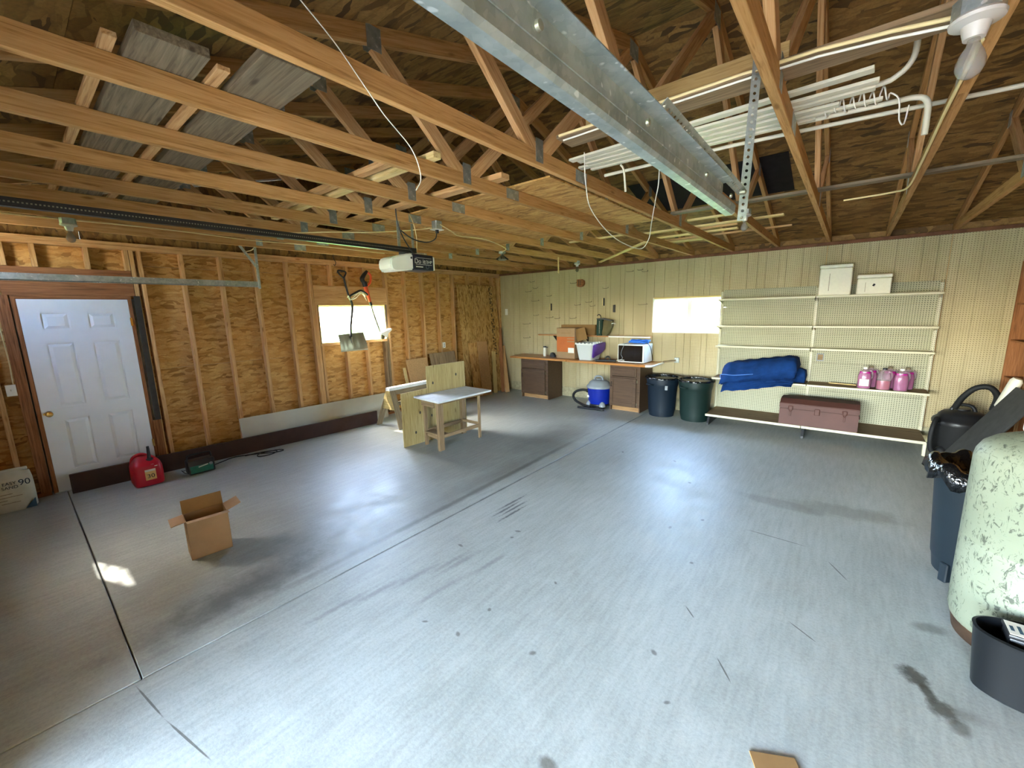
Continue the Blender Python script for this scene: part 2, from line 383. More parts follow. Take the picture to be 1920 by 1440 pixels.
def beam(name, p0, p1, w, h, mat, parent=None, up=(0, 0, 1), bev=.002, skew0=0, skew1=0):
    """board from p0 to p1 (centre line), w across, h along up; local x runs with the grain"""
    p0 = Vector(p0); p1 = Vector(p1); L = (p1 - p0).length; bm = bmesh.new()
    bbox(bm, -L/2, L/2, -w/2, w/2, -h/2, h/2)
    for v in bm.verts:
        if v.co.x < 0: v.co.x += skew0 * v.co.z
        else: v.co.x += skew1 * v.co.z
    if bev: bmesh.ops.bevel(bm, geom=list(bm.edges), offset=bev, segments=1, affect='EDGES')
    return obj(name, bm, mat, parent, (p0 + p1) / 2, frame_of(p1 - p0, up).to_euler())
def smooth_path(pts, n=6):
    P = [Vector(p) for p in pts]
    if len(P) < 3 or n <= 1: return P
    out = []
    for i in range(len(P) - 1):
        a = P[max(i-1, 0)]; b = P[i]; c = P[i+1]; d = P[min(i+2, len(P)-1)]
        for j in range(n):
            t = j / n; out.append(.5 * ((2*b) + (c-a)*t + (2*a-5*b+4*c-d)*t*t + (-a+3*b-3*c+d)*t**3))
    out.append(P[-1]); return out
def tube_bm(bm, pts, r, seg=8, sm=6, rf=None, mi=0):
    P = smooth_path(pts, sm); rings = []; prev = None
    for i, p in enumerate(P):
        d = (P[min(i+1, len(P)-1)] - P[max(i-1, 0)])
        if d.length < 1e-7: d = Vector((0, 0, 1))
        d.normalize()
        if prev is None:
            u = d.cross(Vector((0, 0, 1)))
            if u.length < .1: u = d.cross(Vector((0, 1, 0)))
        else: u = prev - d * prev.dot(d)
        u.normalize(); prev = u; v = d.cross(u)
        rr = r if rf is None else rf(i / max(1, len(P)-1)) * r
        rings.append([bm.verts.new(p + (u*math.cos(2*math.pi*k/seg) + v*math.sin(2*math.pi*k/seg)) * rr) for k in range(seg)])
    for a, b in zip(rings, rings[1:]):
        for k in range(seg):
            f = bm.faces.new((a[k], a[(k+1) % seg], b[(k+1) % seg], b[k])); f.material_index = mi
    bm.faces.new(rings[0][::-1]).material_index = mi; bm.faces.new(rings[-1]).material_index = mi
def tube(name, pts, r, mat, parent=None, seg=8, sm=6, rf=None):
    bm = bmesh.new(); tube_bm(bm, pts, r, seg, sm, rf); bmesh.ops.recalc_face_normals(bm, faces=bm.faces)
    return obj(name, bm, mat, parent, smooth=True, ang=60)
def lathe_bm(bm, prof, c=(0, 0, 0), seg=32, sx=1, sy=1, axis='z', mi=0, rf=None):
    rings = []
    for (r, z) in prof:
        ring = []
        for k in range(seg):
            a = 2*math.pi*k/seg; q = rf(a, z) if rf else 1
            x, y = r*q*sx*math.cos(a), r*q*sy*math.sin(a)
            p = (x, y, z) if axis == 'z' else ((z, x, y) if axis == 'x' else (x, z, y))
            ring.append(bm.verts.new((c[0]+p[0], c[1]+p[1], c[2]+p[2])))
        rings.append(ring)
    for a, b in zip(rings, rings[1:]):
        for k in range(seg):
            bm.faces.new((a[k], a[(k+1) % seg], b[(k+1) % seg], b[k])).material_index = mi
    for ring, fl in ((rings[0], True), (rings[-1], False)):
        if (Vector(ring[0].co) - Vector(ring[seg//2].co)).length > 1e-5:
            bm.faces.new(ring[::-1] if fl else ring).material_index = mi
    bmesh.ops.remove_doubles(bm, verts=bm.verts, dist=1e-6)
    bmesh.ops.recalc_face_normals(bm, faces=bm.faces)
def lathe(name, prof, c, mat, parent=None, seg=32, sx=1, sy=1, axis='z', rf=None, ang=40):
    bm = bmesh.new(); lathe_bm(bm, prof, (0, 0, 0), seg, sx, sy, axis, 0, rf); return obj(name, bm, mat, parent, c, smooth=True, ang=ang)
def prism(name, poly, axis, a0, a1, mat, parent=None, bev=0, seg=2, smooth=False):
    """poly: 2D outline; axis 'x': (y,z), 'y': (x,z), 'z': (x,y)"""
    bm = bmesh.new(); mk = {'x': lambda p, a: (a, p[0], p[1]), 'y': lambda p, a: (p[0], a, p[1]), 'z': lambda p, a: (p[0], p[1], a)}[axis]
    A = [bm.verts.new(mk(p, a0)) for p in poly]; B = [bm.verts.new(mk(p, a1)) for p in poly]; n = len(poly)
    bm.faces.new(A); bm.faces.new(B[::-1])
    for i in range(n): bm.faces.new((A[i], B[i], B[(i+1) % n], A[(i+1) % n]))
    bmesh.ops.recalc_face_normals(bm, faces=bm.faces)
    if bev: bmesh.ops.bevel(bm, geom=list(bm.edges), offset=bev, segments=seg, affect='EDGES')
    return obj(name, bm, mat, parent, smooth=smooth)
def text(name, body, size, mat, parent, loc, rot, depth=.0006, align='CENTER', sx=1.0):
    cu = bpy.data.curves.new(name, 'FONT'); cu.body = body; cu.size = size; cu.extrude = depth; cu.align_x = align; cu.align_y = 'CENTER'
    o = bpy.data.objects.new(name, cu); COL.objects.link(o)
    dg = bpy.context.evaluated_depsgraph_get(); me = bpy.data.meshes.new_from_object(o.evaluated_get(dg))
    bpy.data.objects.remove(o); me.materials.append(mat)
    t = bpy.data.objects.new(name, me); COL.objects.link(t); t.location = loc; t.rotation_euler = rot; t.scale = (sx, 1, 1)
    attach(t, parent); return t
def kids(o): return [c for c in bpy.data.objects if c.parent == o]
def dup(root, loc=None, label=None, rotz=None):
    def cp(o, par):
        c = o.copy(); COL.objects.link(c)
        if par:
            inv = o.matrix_parent_inverse.copy(); c.parent = par; c.matrix_parent_inverse = inv
        for k in kids_map.get(o.name, []): cp(k, c)
        return c
    kids_map = {}
    for o in bpy.data.objects:
        if o.parent: kids_map.setdefault(o.parent.name, []).append(o)
    c = cp(root, None)
    if loc is not None: c.location = loc
    if rotz is not None: c.rotation_euler = (0, 0, rotz)
    if label: c['label'] = label
    return c

# ================================================================== STRUCTURE
XW, YF = 8.25, -7.95         # right wall, front wall
ZP = 2.68                    # top of wall plates
def room(name, loc=(0, 0, 0)):
    o = bpy.data.objects.new(name, None); o.empty_display_size = .1; COL.objects.link(o); o.location = loc; o['kind'] = 'structure'; return o
# ---- floor: three slabs with recessed joints
floor = room('floor')
g = .003
bm = bmesh.new(); bbox(bm, -.12, 3.78-g, -7.30+g, .12, -.10, 0, .004); obj('slab', bm, m_conc, floor)
bm = bmesh.new(); bbox(bm, -.12, 3.78-g, YF-.1, -7.30-g, -.10, 0, .004); obj('slab', bm, m_conc, floor)
bm = bmesh.new(); bbox(bm, 3.78+g, XW+.1, YF-.1, .12, -.10, 0, .004); obj('slab', bm, m_conc, floor)
box('joint_bed', -.13, XW+.1, YF-.12, .13, -.12, -.09, m_curb, floor); box('joint_bed', -.135, -.119, YF-.12, .13, -.12, .0, m_curb, floor)
# ---- outdoors
gr = box('ground', -60, 70, -60, 60, -.2, -.13, m_grass); gr['kind'] = 'structure'
dv = box('driveway', -1.5, 9.5, -30, YF-.1, -.13, -.08, m_drive); dv['kind'] = 'structure'

# ---- left wall: sheathing panels, studs, plates, door and window framing
wl = room('wall_left')
YD0, YD1 = -7.36, -6.535      # door slab
YW0, YW1, ZW0, ZW1 = -4.34, -3.145, 1.385, 1.985
def osb_panel(y0, y1, z0, z1, x=-.09, par=wl, t=.012, name='sheathing_panel', mat=None):
    """vertical sheet facing +x; local x runs along z so the flakes lie as in the photograph"""
    bm = bmesh.new(); a, b = (y1-y0)/2-.0012, (z1-z0)/2-.0012
    bbox(bm, -a, a, -b, b, -t/2, t/2)
    return obj(name, bm, mat or m_osb, par, (x - t/2, (y0+y1)/2, (z0+z1)/2), (R(90), 0, R(90)))
for y0, y1, z0, z1 in ((YF, -7.42, 0, 2.44), (YF, -7.42, 2.44, ZP), (-7.42, -6.46, 2.06, ZP), (-6.46, -5.19, 0, 1.22), (-6.46, -5.19, 1.22, 2.44), (-6.46, -5.19, 2.44, ZP),
                       (-5.19, YW0, 0, 1.22), (-5.19, YW0, 1.22, 2.44), (-5.19, -3.97, 2.44, ZP), (YW0, YW1, 0, ZW0), (YW0, YW1, ZW1, 2.44), (-3.97, -2.75, 2.44, ZP),
                       (YW1, -1.53, 0, 1.22), (YW1, -1.53, 1.22, 2.44), (-2.75, -1.53, 2.44, ZP), (-1.53, .0, 0, 1.22), (-1.53, .0, 1.22, 2.44), (-1.53, 0, 2.44, ZP)):
    osb_panel(y0, y1, z0, z1)
for y0, y1, z0, z1 in ((YF-.1, -7.392, -.13, ZP), (-6.503, YW0, -.13, ZP), (YW1, .12, -.13, ZP), (-7.41, -6.49, 2.070, ZP), (YW0, YW1, -.13, ZW0), (YW0, YW1, ZW1, ZP)):
    box('siding', -.118, -.104, y0, y1, z0, z1, m_dry, wl)
def stud(y, z0=.04, z1=2.60, w=.040, mat=m_stud, x0=-.089, x1=0, name='stud', par=wl):
    bm = bmesh.new(); L = z1-z0; bbox(bm, -L/2, L/2, -w/2, w/2, -(x1-x0)/2, (x1-x0)/2, .002)
    return obj(name, bm, mat, par, ((x0+x1)/2, y+w/2, (z0+z1)/2), (0, R(-90), 0))
for y in (-7.93, -7.80, -7.62): stud(y)
stud(-7.485, mat=m_red); stud(-7.445, z1=2.09, mat=m_red)
for y in (-7.405, -7.20, -6.82): stud(y, 2.372, 2.60, name='cripple_stud')
stud(-6.50, 2.372, 2.60, name='cripple_stud'); 
beam('door_header', (-.045, -7.44, 2.23), (-.045, -6.46, 2.23), .088, .28, m_red, wl)
stud(-6.455, .04, 2.60); stud(-6.388, .04, 2.60)
for y in (-5.994, -5.587, -5.168, -4.760): stud(y)
stud(-4.438, w=.043); stud(-4.394, z1=1.99, w=.040)
for y in (-4.10, -3.83, -3.53): stud(y, 2.285, 2.60, name='cripple_stud')
beam('window_header', (-.045, -4.39, 2.135), (-.045, -3.10, 2.135), .09, .296, m_stud, wl)
stud(-3.10, w=.043); stud(-3.142, z1=1.99, w=.040, mat=m_oldwood)
for y in (-4.345, -3.93, -3.545): stud(y, .04, 1.345, name='cripple_stud')
stud(-3.19, .04, 1.345, mat=m_oldwood, name='cripple_stud')
beam('window_sill_plate', (-.045, -4.35, 1.364), (-.045, -3.14, 1.364), .092, .038, m_stud, wl)
for y in (-2.70, -2.29, -1.885, -1.49, -1.05, -.68, -.27, -.045): stud(y)
beam('sole_plate', (-.045, -6.46, .02), (-.045, 0, .02), .09, .04, m_red, wl)
beam('sole_plate', (-.045, YF, .02), (-.045, -7.41, .02), .09, .04, m_red, wl)
for y0, y1 in ((YF, -5.9), (-5.9, -2.5), (-2.5, 0)):
    beam('top_plate', (-.045, y0, 2.62), (-.045, y1, 2.62), .09, .039, m_stud, wl)
    beam('top_plate', (-.045, y0+.0, 2.66), (-.045, y1, 2.66), .09, .039, m_stud, wl)
# black-stained jamb board beside the door, bare at its foot
beam('jamb_board', (.006, -6.450, .62), (.006, -6.450, 2.09), .055, .012, m_black_stain, wl, up=(1, 0, 0))
beam('jamb_board', (.004, -6.466, .0), (.004, -6.466, .62), .075, .010, m_red, wl, up=(1, 0, 0))
# gable above the plates
rise = .29
def zroof(y): return 2.70 + rise * min(-y, 7.95 + y)
for i in range(7):
    y0 = YF + i*1.136; y1 = y0 + 1.134
    pts = [(y0, ZP)] + [(y, zroof(y) + .09) for y in ([y0, y1] if not (y0 < -3.975 < y1) else [y0, -3.975, y1])] + [(y1, ZP)]
    prism('gable_panel', pts, 'x', -.118, -.09, m_osb_dim, wl)

# ---- door_1: six raised panels
door = room('door_1', (0, (YD0+YD1)/2, 0))
bm = bmesh.new(); bbox(bm, -.040, -.011, YD0, YD1, .012, 2.05); obj('slab', bm, m_white_door, door)
bm = bmesh.new()
cols = ((YD0, -7.222), (-7.02, -6.882), (-6.665, YD1)); rows = ((.012, .235), (.79, .92), (1.60, 1.735), (1.91, 2.05)); prow = ((.235, .79), (.92, 1.60), (1.735, 1.91))
for y0, y1 in cols: bbox(bm, -.012, 0, y0, y1, .012, 2.05)
for z0, z1 in rows:
    for y0, y1 in ((-7.222, -7.02), (-6.882, -6.665)): bbox(bm, -.012, 0, y0, y1, z0, z1)
obj('stiles_and_rails', bm, m_white_door, door)
for y0, y1 in ((-7.222, -7.02), (-6.882, -6.665)):
    for z0, z1 in prow:
        bm = bmesh.new(); d = .012; e = .040
        A = [(-.011, y0+d, z0+d), (-.011, y1-d, z0+d), (-.011, y1-d, z1-d), (-.011, y0+d, z1-d)]
        B = [(.001, y0+e, z0+e), (.001, y1-e, z0+e), (.001, y1-e, z1-e), (.001, y0+e, z1-e)]
        a = [bm.verts.new(p) for p in A]; b = [bm.verts.new(p) for p in B]; bm.faces.new(b)
        for i in range(4): bm.faces.new((a[i], a[(i+1) % 4], b[(i+1) % 4], b[i]))
        bmesh.ops.recalc_face_normals(bm, faces=bm.faces)
        obj('door_panel', bm, m_white_door, door)
kn = lathe('door_knob', [(.026, 0), (.028, .006), (.012, .012), (.011, .03), (.024, .038), (.029, .05), (.026, .062), (0, .068)], (0, -7.308, .868), m_brass, door, seg=24, axis='x')
lathe('deadbolt', [(.012, 0), (.012, .008), (0, .009)], (0, -7.338, .868), m_brass, door, seg=12, axis='x')
for z in (1.80, .35): lbox('hinge', (.004, YD1+.004, z), .012, .02, .09, m_brass, door)
beam('door_frame', (-.055, YD0-.018, 0), (-.055, YD0-.018, 2.075), .032, .11, m_red, door, up=(1, 0, 0))
beam('door_frame', (-.055, YD1+.018, 0), (-.055, YD1+.018, 2.075), .032, .11, m_red, door, up=(1, 0, 0))
beam('door_frame', (-.055, YD0-.034, 2.072), (-.055, YD1+.034, 2.072), .11, .034, m_red, door)
for p0, p1, w_, h_ in (((-.062, YD0+.004, .0), (-.062, YD0+.004, 2.07), .05, .04), ((-.062, YD1-.004, .0), (-.062, YD1-.004, 2.07), .05, .04)):
    beam('door_stop', p0, p1, w_, h_, m_red, door, up=(1, 0, 0))
beam('door_stop', (-.062, YD0, 2.052), (-.062, YD1, 2.052), .04, .05, m_red, door)
beam('threshold', (-.055, YD0-.03, .006), (-.055, YD1+.03, .006), .12, .012, m_galv, door)

# ---- windows
def window(name, axis, a0, a1, z0, z1, d, mull, frame_mat):
    w = room(name, ((0 if axis == 'x' else (a0+a1)/2), ((a0+a1)/2 if axis == 'x' else 0), z0))
    def fb(nm, p0, p1, q0, q1, t0, t1, mat, par=w):
        return box(nm, *((t0, t1, p0, p1) if axis == 'x' else (p0, p1, t0, t1)), q0, q1, mat, par, .002)
    f = .035
    fb('frame_bar', a0, a1, z0, z0+f, d-.03, d+.03, frame_mat); fb('frame_bar', a0, a1, z1-f, z1, d-.03, d+.03, frame_mat)
    fb('frame_bar', a0, a0+f, z0+f, z1-f, d-.03, d+.03, frame_mat); fb('frame_bar', a1-f, a1, z0+f, z1-f, d-.03, d+.03, frame_mat)
    m = (a0+a1)/2
    if mull: fb('mullion', m-.034, m+.034, z0+f, z1-f, d-.03, d+.03, frame_mat)
    for p0, p1 in ((a0+f, m-.01), (m+.01, a1-f)):
        fb('pane', p0, p1, z0+f, z1-f, d-.003, d+.003, m_glass)
    return w
w1 = window('window_1', 'x', YW0, YW1, ZW0, ZW1, -.085, False, m_vinyl)
for p0, p1 in (((-.03, YW0, ZW1-.005), (-.03, YW1, ZW1-.005)), ((-.02, YW0, ZW0+.004), (-.02, YW1, ZW0+.004))):
    beam('window_liner', p0, p1, .07, .012, m_pale, w1)
for y in (YW0+.006, YW1-.006): beam('window_liner', (-.03, y, ZW0), (-.03, y, ZW1), .012, .06, m_pale, w1, up=(1, 0, 0))
XB0, XB1, ZB0, ZB1 = 3.665, 4.868, 1.405, 1.985
w2 = window('window_2', 'y', XB0, XB1, ZB0, ZB1, .075, True, m_vinyl)
for nm, x0, x1, z0, z1 in (('trim_strip', XB0-.02, XB1+.02, ZB1, ZB1+.022), ('trim_strip', XB0-.02, XB1+.02, ZB0-.022, ZB0), ('trim_strip', XB0-.022, XB0, ZB0-.02, ZB1+.02)):
    box(nm, x0, x1, -.012, .01, z0, z1, m_pale if z0 > 1.5 else m_vinyl, w2, .002)
beam('window_liner', (XB0+.006, .035, ZB0), (XB0+.006, .035, ZB1), .012, .07, m_vinyl, w2, up=(0, 1, 0))
beam('window_liner', (XB1-.006, .035, ZB0), (XB1-.006, .035, ZB1), .012, .07, m_vinyl, w2, up=(0, 1, 0))
beam('window_liner', (XB0, .035, ZB0+.006), (XB1, .035, ZB0+.006), .07, .012, m_vinyl, w2)
beam('window_liner', (XB0, .035, ZB1-.006), (XB1, .035, ZB1-.006), .07, .012, m_vinyl, w2)

# ---- back wall: curb, blocking, grooved pegboard sheets
wb = room('wall_back')
for x0, x1 in ((-.118, 0), (XW, XW+.118)): box('corner_filler', x0, x1, .0, .12, .2, 2.86, m_osb, wb)
box('curb', -.1, XW+.1, .0, .20, -.09, .205, m_curb, wb, .004)
for x0, x1, z0, z1 in ((-.1, XB0-.002, .2, ZP), (XB1+.002, XW+.1, .2, ZP), (XB0-.002, XB1+.002, .2, ZB0-.002), (XB0-.002, XB1+.002, ZB1+.002, ZP)):
    box('wall_core', x0, x1, .0125, .11, z0, z1, m_osb, wb)
strips = (.09, .20, .09, .18, .24, .14, .11, .169)
def groove_panel(x0, x1, z0, z1, shift):
    bm = bmesh.new(); xs = [x0+.0015]; x = x0; ws = strips[shift % 8:] + strips[:shift % 8]; t = -.001 if shift % 3 == 1 else 0
    prof = [(x0+.003, .012), (x0+.003, t)]
    for w in ws[:-1]:
        x += w
        if x > x1-.02: break
        prof += [(x-.007, t), (x-.004, .008), (x+.004, .008), (x+.007, t)]
    prof += [(x1-.003, t), (x1-.003, .012)]
    A = [bm.verts.new((px, py, z0)) for px, py in prof]; B = [bm.verts.new((px, py, z1)) for px, py in prof]
    for i in range(len(prof)-1): bm.faces.new((A[i], A[i+1], B[i+1], B[i]))
    bm.faces.new(B); bm.faces.new(A[::-1])
    bmesh.ops.recalc_face_normals(bm, faces=bm.faces)
    return obj('pegboard_sheet', bm, m_peg, wb)
for k in range(7):
    x0, x1 = 1.219*k + (.02 if k == 0 else 0), min(1.219*(k+1), XW)
    if k == 3:
        groove_panel(x0, x1, .195, ZB0-.003, k); groove_panel(x0, x1, ZB1+.003, 2.635, k)
    else: groove_panel(x0, x1, .195, 2.635, k*3)
beam('top_plate', (0, .035, 2.658), (XW, .035, 2.658), .085, .044, m_rust, wb)
# ---- right and front walls (beside and behind the camera)
wr = room('wall_right')
for i in range(7):
    y0 = YF+i*1.136
    for z0, z1 in ((0, 1.22), (1.22, 2.44), (2.44, ZP)): osb_panel(y0, y0+1.136, z0, z1, x=XW+.102, par=wr)
    pts = [(y0, ZP)] + [(y, zroof(y)+.09) for y in ([y0, y0+1.134] if not (y0 < -3.975 < y0+1.134) else [y0, -3.975, y0+1.134])] + [(y0+1.134, ZP)]
    prism('gable_panel', pts, 'x', XW+.09, XW+.102, m_osb_dim, wr)
for i in range(20): stud(YF+.05+i*.406, x0=XW, x1=XW+.089, par=wr)
beam('sole_plate', (XW+.045, YF, .02), (XW+.045, 0, .02), .09, .04, m_red, wr)
beam('top_plate', (XW+.045, YF, 2.64), (XW+.045, 0, 2.64), .09, .078, m_stud, wr)
wf = room('wall_front')
for x0, x1, z0, z1, th_ in ((-.1, .56, 0, ZP, .012), (.56, .90, 0, 2.14, .012), (.56, .90, 2.62, ZP, .012), (.90, 4.1, 0, ZP, .012), (7.3, XW+.1, 0, ZP, .1), (4.1, 7.3, 2.18, ZP, .1)):
    box('wall_core', x0, x1, YF-th_, YF, z0, z1, m_osb, wf)
# unseen gap and slats, added to shape one sun patch on the floor
for x, z, r_ in ((.66, 2.30, 20), (.80, 2.44, -25), (.62, 2.50, 50)): lbox('sun_gap_slat', (x, YF-.006, z), .16, .012, .018, m_galv, wf, (0, R(r_), 0))
# ---- unseen roofed enclosure, added to even out daylight on the floor
baffle_root = room('sky_baffle')
box('sky_baffle_deck', 1.4, 9.2, -12.6, YF-.1, 2.46, 2.50, m_osb_dim, baffle_root)
for x in (1.5, 9.0): box('sky_baffle_wall', x-.06, x+.06, -12.6, YF-.1, -.13, 2.46, m_dry, baffle_root)
beam('sky_baffle_beam', (1.4, -12.5, 2.38), (9.2, -12.5, 2.38), .08, .16, m_stud, baffle_root)
# ---- blocking between the truss heels closes the eaves
for y, par in ((.105, wb), (YF+.012, wf)): box('eave_blocking', -.1, XW+.1, y-.012, y, ZP-.01, 2.80 if y > 0 else 2.80, m_osb_dim, par)
for x in (-.095, XW+.095): pass
# ---- roof deck
ceil = room('ceiling')
deck0 = 2.70 + .0927
def deck_panel(xa, xb, sa, sb, slope):     # s = distance from the eave measured along y
    ya, yb = (-sa, -sb) if slope == 0 else (-7.95+sa, -7.95+sb)
    pa, pb = Vector(((xa+xb)/2, ya, deck0+rise*sa+.006)), Vector(((xa+xb)/2, yb, deck0+rise*sb+.006))
    d = pb-pa; L = d.length; ydir = d.normalized(); xdir = Vector((1, 0, 0)); zdir = xdir.cross(ydir)
    m = Matrix((xdir, ydir, zdir)).transposed()
    bm = bmesh.new(); a, b = (xb-xa)/2-.0015, L/2-.0015; bbox(bm, -a, a, -b, b, -.006, .006)
    return obj('deck_panel', bm, m_osb_dim, ceil, (pa+pb)/2, m.to_euler())
for slope in (0, 1):
    for r_, (sa, sb) in enumerate(((-.35 if slope == 0 else -.02, .82), (.82, 1.99), (1.99, 3.16), (3.16, 3.975))):
        xs = [-.35] + [x for x in ((1.21, 3.65, 6.09) if r_ % 2 else (2.43, 4.87, 7.31))] + [XW+.3]
        for xa, xb in zip(xs, xs[1:]): deck_panel(xa, xb, sa, sb, slope)
for y0, y1 in ((.36, -3.98), (-7.98, -3.97)):
    s0, s1 = (-y0, -y1) if y1 < y0 else (7.95+y0, 7.95+y1)
    prism('roofing', [(y0, deck0+rise*s0+.014), (y1, deck0+rise*s1+.014), (y1, deck0+rise*s1+.03), (y0, deck0+rise*s0+.03)], 'x', -.36, XW+.32, m_black_felt, ceil)
# dark felt showing on the underside of the deck
for x0, x1, s0, s1 in ((4.03, 5.78, 1.32, 2.08),):
    m = Matrix.Rotation(math.atan(-rise), 3, 'X')
    lbox('felt_sheet', ((x0+x1)/2, -(s0+s1)/2, deck0+rise*(s0+s1)/2-.004), x1-x0, (s1-s0)*1.04, .005, m_black_felt, ceil, m.to_euler())

# ================================================================== TRUSSES
def make_truss(x):
    t = thing('roof_truss', (x, -3.975, ZP), 'x', 'roof truss', 'wooden roof trusses across the ceiling')
    c = 1/math.cos(math.atan(rise)); h = .089
    beam('bottom_chord', (x, -7.95, ZP+.0445), (x, -4.80, ZP+.0445), .038, .089, m_truss, t)
    beam('bottom_chord', (x, -4.80, ZP+.0445), (x, .06, ZP+.0445), .038, .089, m_truss, t)
    zc = lambda s: 2.70 + rise*s + h/2*c
    beam('top_chord', (x, .35, zc(-.35)), (x, -3.975, zc(3.975)), .038, h, m_truss, t, skew1=-rise)
    beam('top_chord', (x, -7.97, zc(-.02)), (x, -3.975, zc(3.975)), .038, h, m_truss, t, skew1=-rise)
    zb = ZP+.089
    for a, b in (((-5.34, zb-.02), (-5.97, zc(1.98)-.05)), ((-5.26, zb-.02), (-4.02, zc(3.93)-.06)), ((-2.61, zb-.02), (-1.98, zc(1.98)-.05)), ((-2.69, zb-.02), (-3.93, zc(3.93)-.06))):
        beam('web', (x, *a), (x, *b), .038, .089, m_stud, t, up=(1, 0, 0)) if False else beam('web', (x, *a), (x, *b), .037, .086, m_stud, t)
    for s in (-1, 1):
        for y, z, sy, sz in ((-5.30, ZP+.085, .075, .13), (-2.65, ZP+.085, .075, .13), (-4.80, ZP+.045, .15, .075), (-5.98, zc(1.97)-.02, .09, .12), (-1.97, zc(1.97)-.02, .09, .12), (-3.975, zc(3.9)-.03, .16, .12)):
            lbox('nail_plate', (x+s*.0195, y, z), .0018, sy, sz, m_galv, t)
    return t
TX = [6.105-.612*k for k in range(-3, 10)]
near_right = ['nearest the right wall', 'second from the right wall', 'third from the right wall, carrying the big porcelain lamp', 'fourth from the right wall, right of the door track', 'fifth from the right wall, ending under the small hanging lamp']
ordn = ['nearest the left wall', 'second from the left wall', 'third from the left wall', 'fourth from the left wall', 'fifth from the left wall', 'sixth from the left wall', 'seventh from the left wall', 'eighth from the left wall, beside the deep white cable loop']
t0 = make_truss(TX[0]); trusses = [t0]
for i, x in enumerate(TX):
    t = t0 if i == 0 else dup(t0, (x, -3.975, ZP))
    t['label'] = 'orange brown pine roof truss, ' + (near_right[i] if i < 5 else ordn[12-i])
    if i: trusses.append(t)

# ================================================================== OBJECT HELPERS
def loft_bm(bm, secs, seg=36, n=4.0, cap0=True, cap1=True, mi=0):
    """secs: (z, cx, cy, hx, hy) rounded-rectangle sections"""
    rings = []
    for (z, cx, cy, hx, hy) in secs:
        ring = []
        for k in range(seg):
            a = 2*math.pi*(k+.5)/seg; ca, sa = math.cos(a), math.sin(a)
            ring.append(bm.verts.new((cx + hx*math.copysign(abs(ca)**(2/n), ca), cy + hy*math.copysign(abs(sa)**(2/n), sa), z)))
        rings.append(ring)
    for a, b in zip(rings, rings[1:]):
        for k in range(seg): bm.faces.new((a[k], a[(k+1) % seg], b[(k+1) % seg], b[k])).material_index = mi
    if cap0: bm.faces.new(rings[0][::-1]).material_index = mi
    if cap1: bm.faces.new(rings[-1]).material_index = mi
    bmesh.ops.recalc_face_normals(bm, faces=bm.faces)
def loft(name, secs, mat, parent=None, seg=36, n=4.0, loc=None, rot=None, cap1=True, ang=45):
    bm = bmesh.new(); loft_bm(bm, secs, seg, n, True, cap1); return obj(name, bm, mat, parent, loc, rot, True, ang)
def solo(o, label, cat, group=None): return tag(o, label, cat, group)

# ================================================================== LEFT WALL SIDE
# ---- joint compound sack
t = thing('compound_sack', (.18, -7.66, 0), 'pale paper sack with a big black 90 print slumped beside the white door', 'sack')
bm = bmesh.new(); loft_bm(bm, [(0, .185, -7.655, .085, .125), (.02, .185, -7.655, .098, .142), (.12, .19, -7.655, .098, .143), (.22, .185, -7.66, .085, .148), (.31, .165, -7.665, .055, .15), (.355, .15, -7.67, .028, .148), (.372, .145, -7.67, .020, .145)], 40, 3.6)
for v in bm.verts:
    v.co.x += .006*math.sin(v.co.y*41+v.co.z*23); v.co.z += .012*math.sin(v.co.y*17) if v.co.z > .3 else 0
obj('sack_body', bm, m_bag, t, smooth=True)
lbox('folded_top', (.148, -7.67, .385), .03, .27, .035, m_bag, t, (0, R(-8), R(2)), .01, 2, True)
box('seam_tape', .166, .170, -7.78, -7.545, .345, .352, m_ink, t)
text('print', 'EASY\nSAND', .040, m_ink, t, (.2895, -7.668, .268), (R(82), 0, R(90)), align='CENTER')
text('print', '90', .080, m_ink, t, (.286, -7.572, .278), (R(80), 0, R(90)))
for i, (y0, y1) in enumerate(((-7.76, -7.66), (-7.75, -7.60), (-7.75, -7.68), (-7.74, -7.62))):
    box('print_line', .2885, .2905, y0, y1, .185-.03*i, .190-.03*i, m_greywood, t)
prism('print_corner', [(-7.60, .01), (-7.525, .01), (-7.525, .10)], 'x', .282, .2885, m_bagblue, t)

# ---- switch plate and its cable
t = thing('light_switch', (.006, -7.515, 1.15), 'square white light switch plate on the stud left of the white door', 'switch')
box('switch_plate', .001, .010, -7.556, -7.486, 1.095, 1.210, m_white, t, .003)
box('toggle', .010, .024, -7.525, -7.515, 1.145, 1.165, m_white, t, .002)
solo(tube('switch_cable', [(-.01, -7.50, 1.21), (-.004, -7.493, 1.45), (-.002, -7.50, 1.8), (-.002, -7.497, 2.2), (-.002, -7.50, 2.58)], .005, m_wire), 'cream cable running up the stud from the square light switch', 'cable')

# ---- gas can
t = thing('fuel_can', (.44, -6.695, 0), 'red plastic fuel can with black spout in front of the white door', 'fuel can')
cx, cy = .44, -6.697
bm = bmesh.new(); loft_bm(bm, [(0, cx, cy, .125, .105), (.012, cx, cy, .148, .126), (.04, cx, cy, .155, .132), (.13, cx, cy, .155, .132), (.205, cx, cy, .152, .130), (.245, cx, cy, .140, .120), (.285, cx-.01, cy-.005, .105, .095), (.312, cx-.02, cy-.01, .075, .065), (.320, cx-.02, cy-.01, .05, .04)], 44, 5)
obj('can_body', bm, m_red_can, t, smooth=True)
tube('handle', [(cx-.06, cy-.105, .235), (cx-.05, cy-.09, .30), (cx-.035, cy-.04, .335), (cx-.02, cy+.01, .325), (cx-.01, cy+.05, .285)], .019, m_red_can, t, 10)
lathe('spout_collar', [(.036, 0), (.038, .008), (.036, .03), (.024, .038), (0, .038)], (cx+.07, cy+.03, .262), m_black, t, 20)
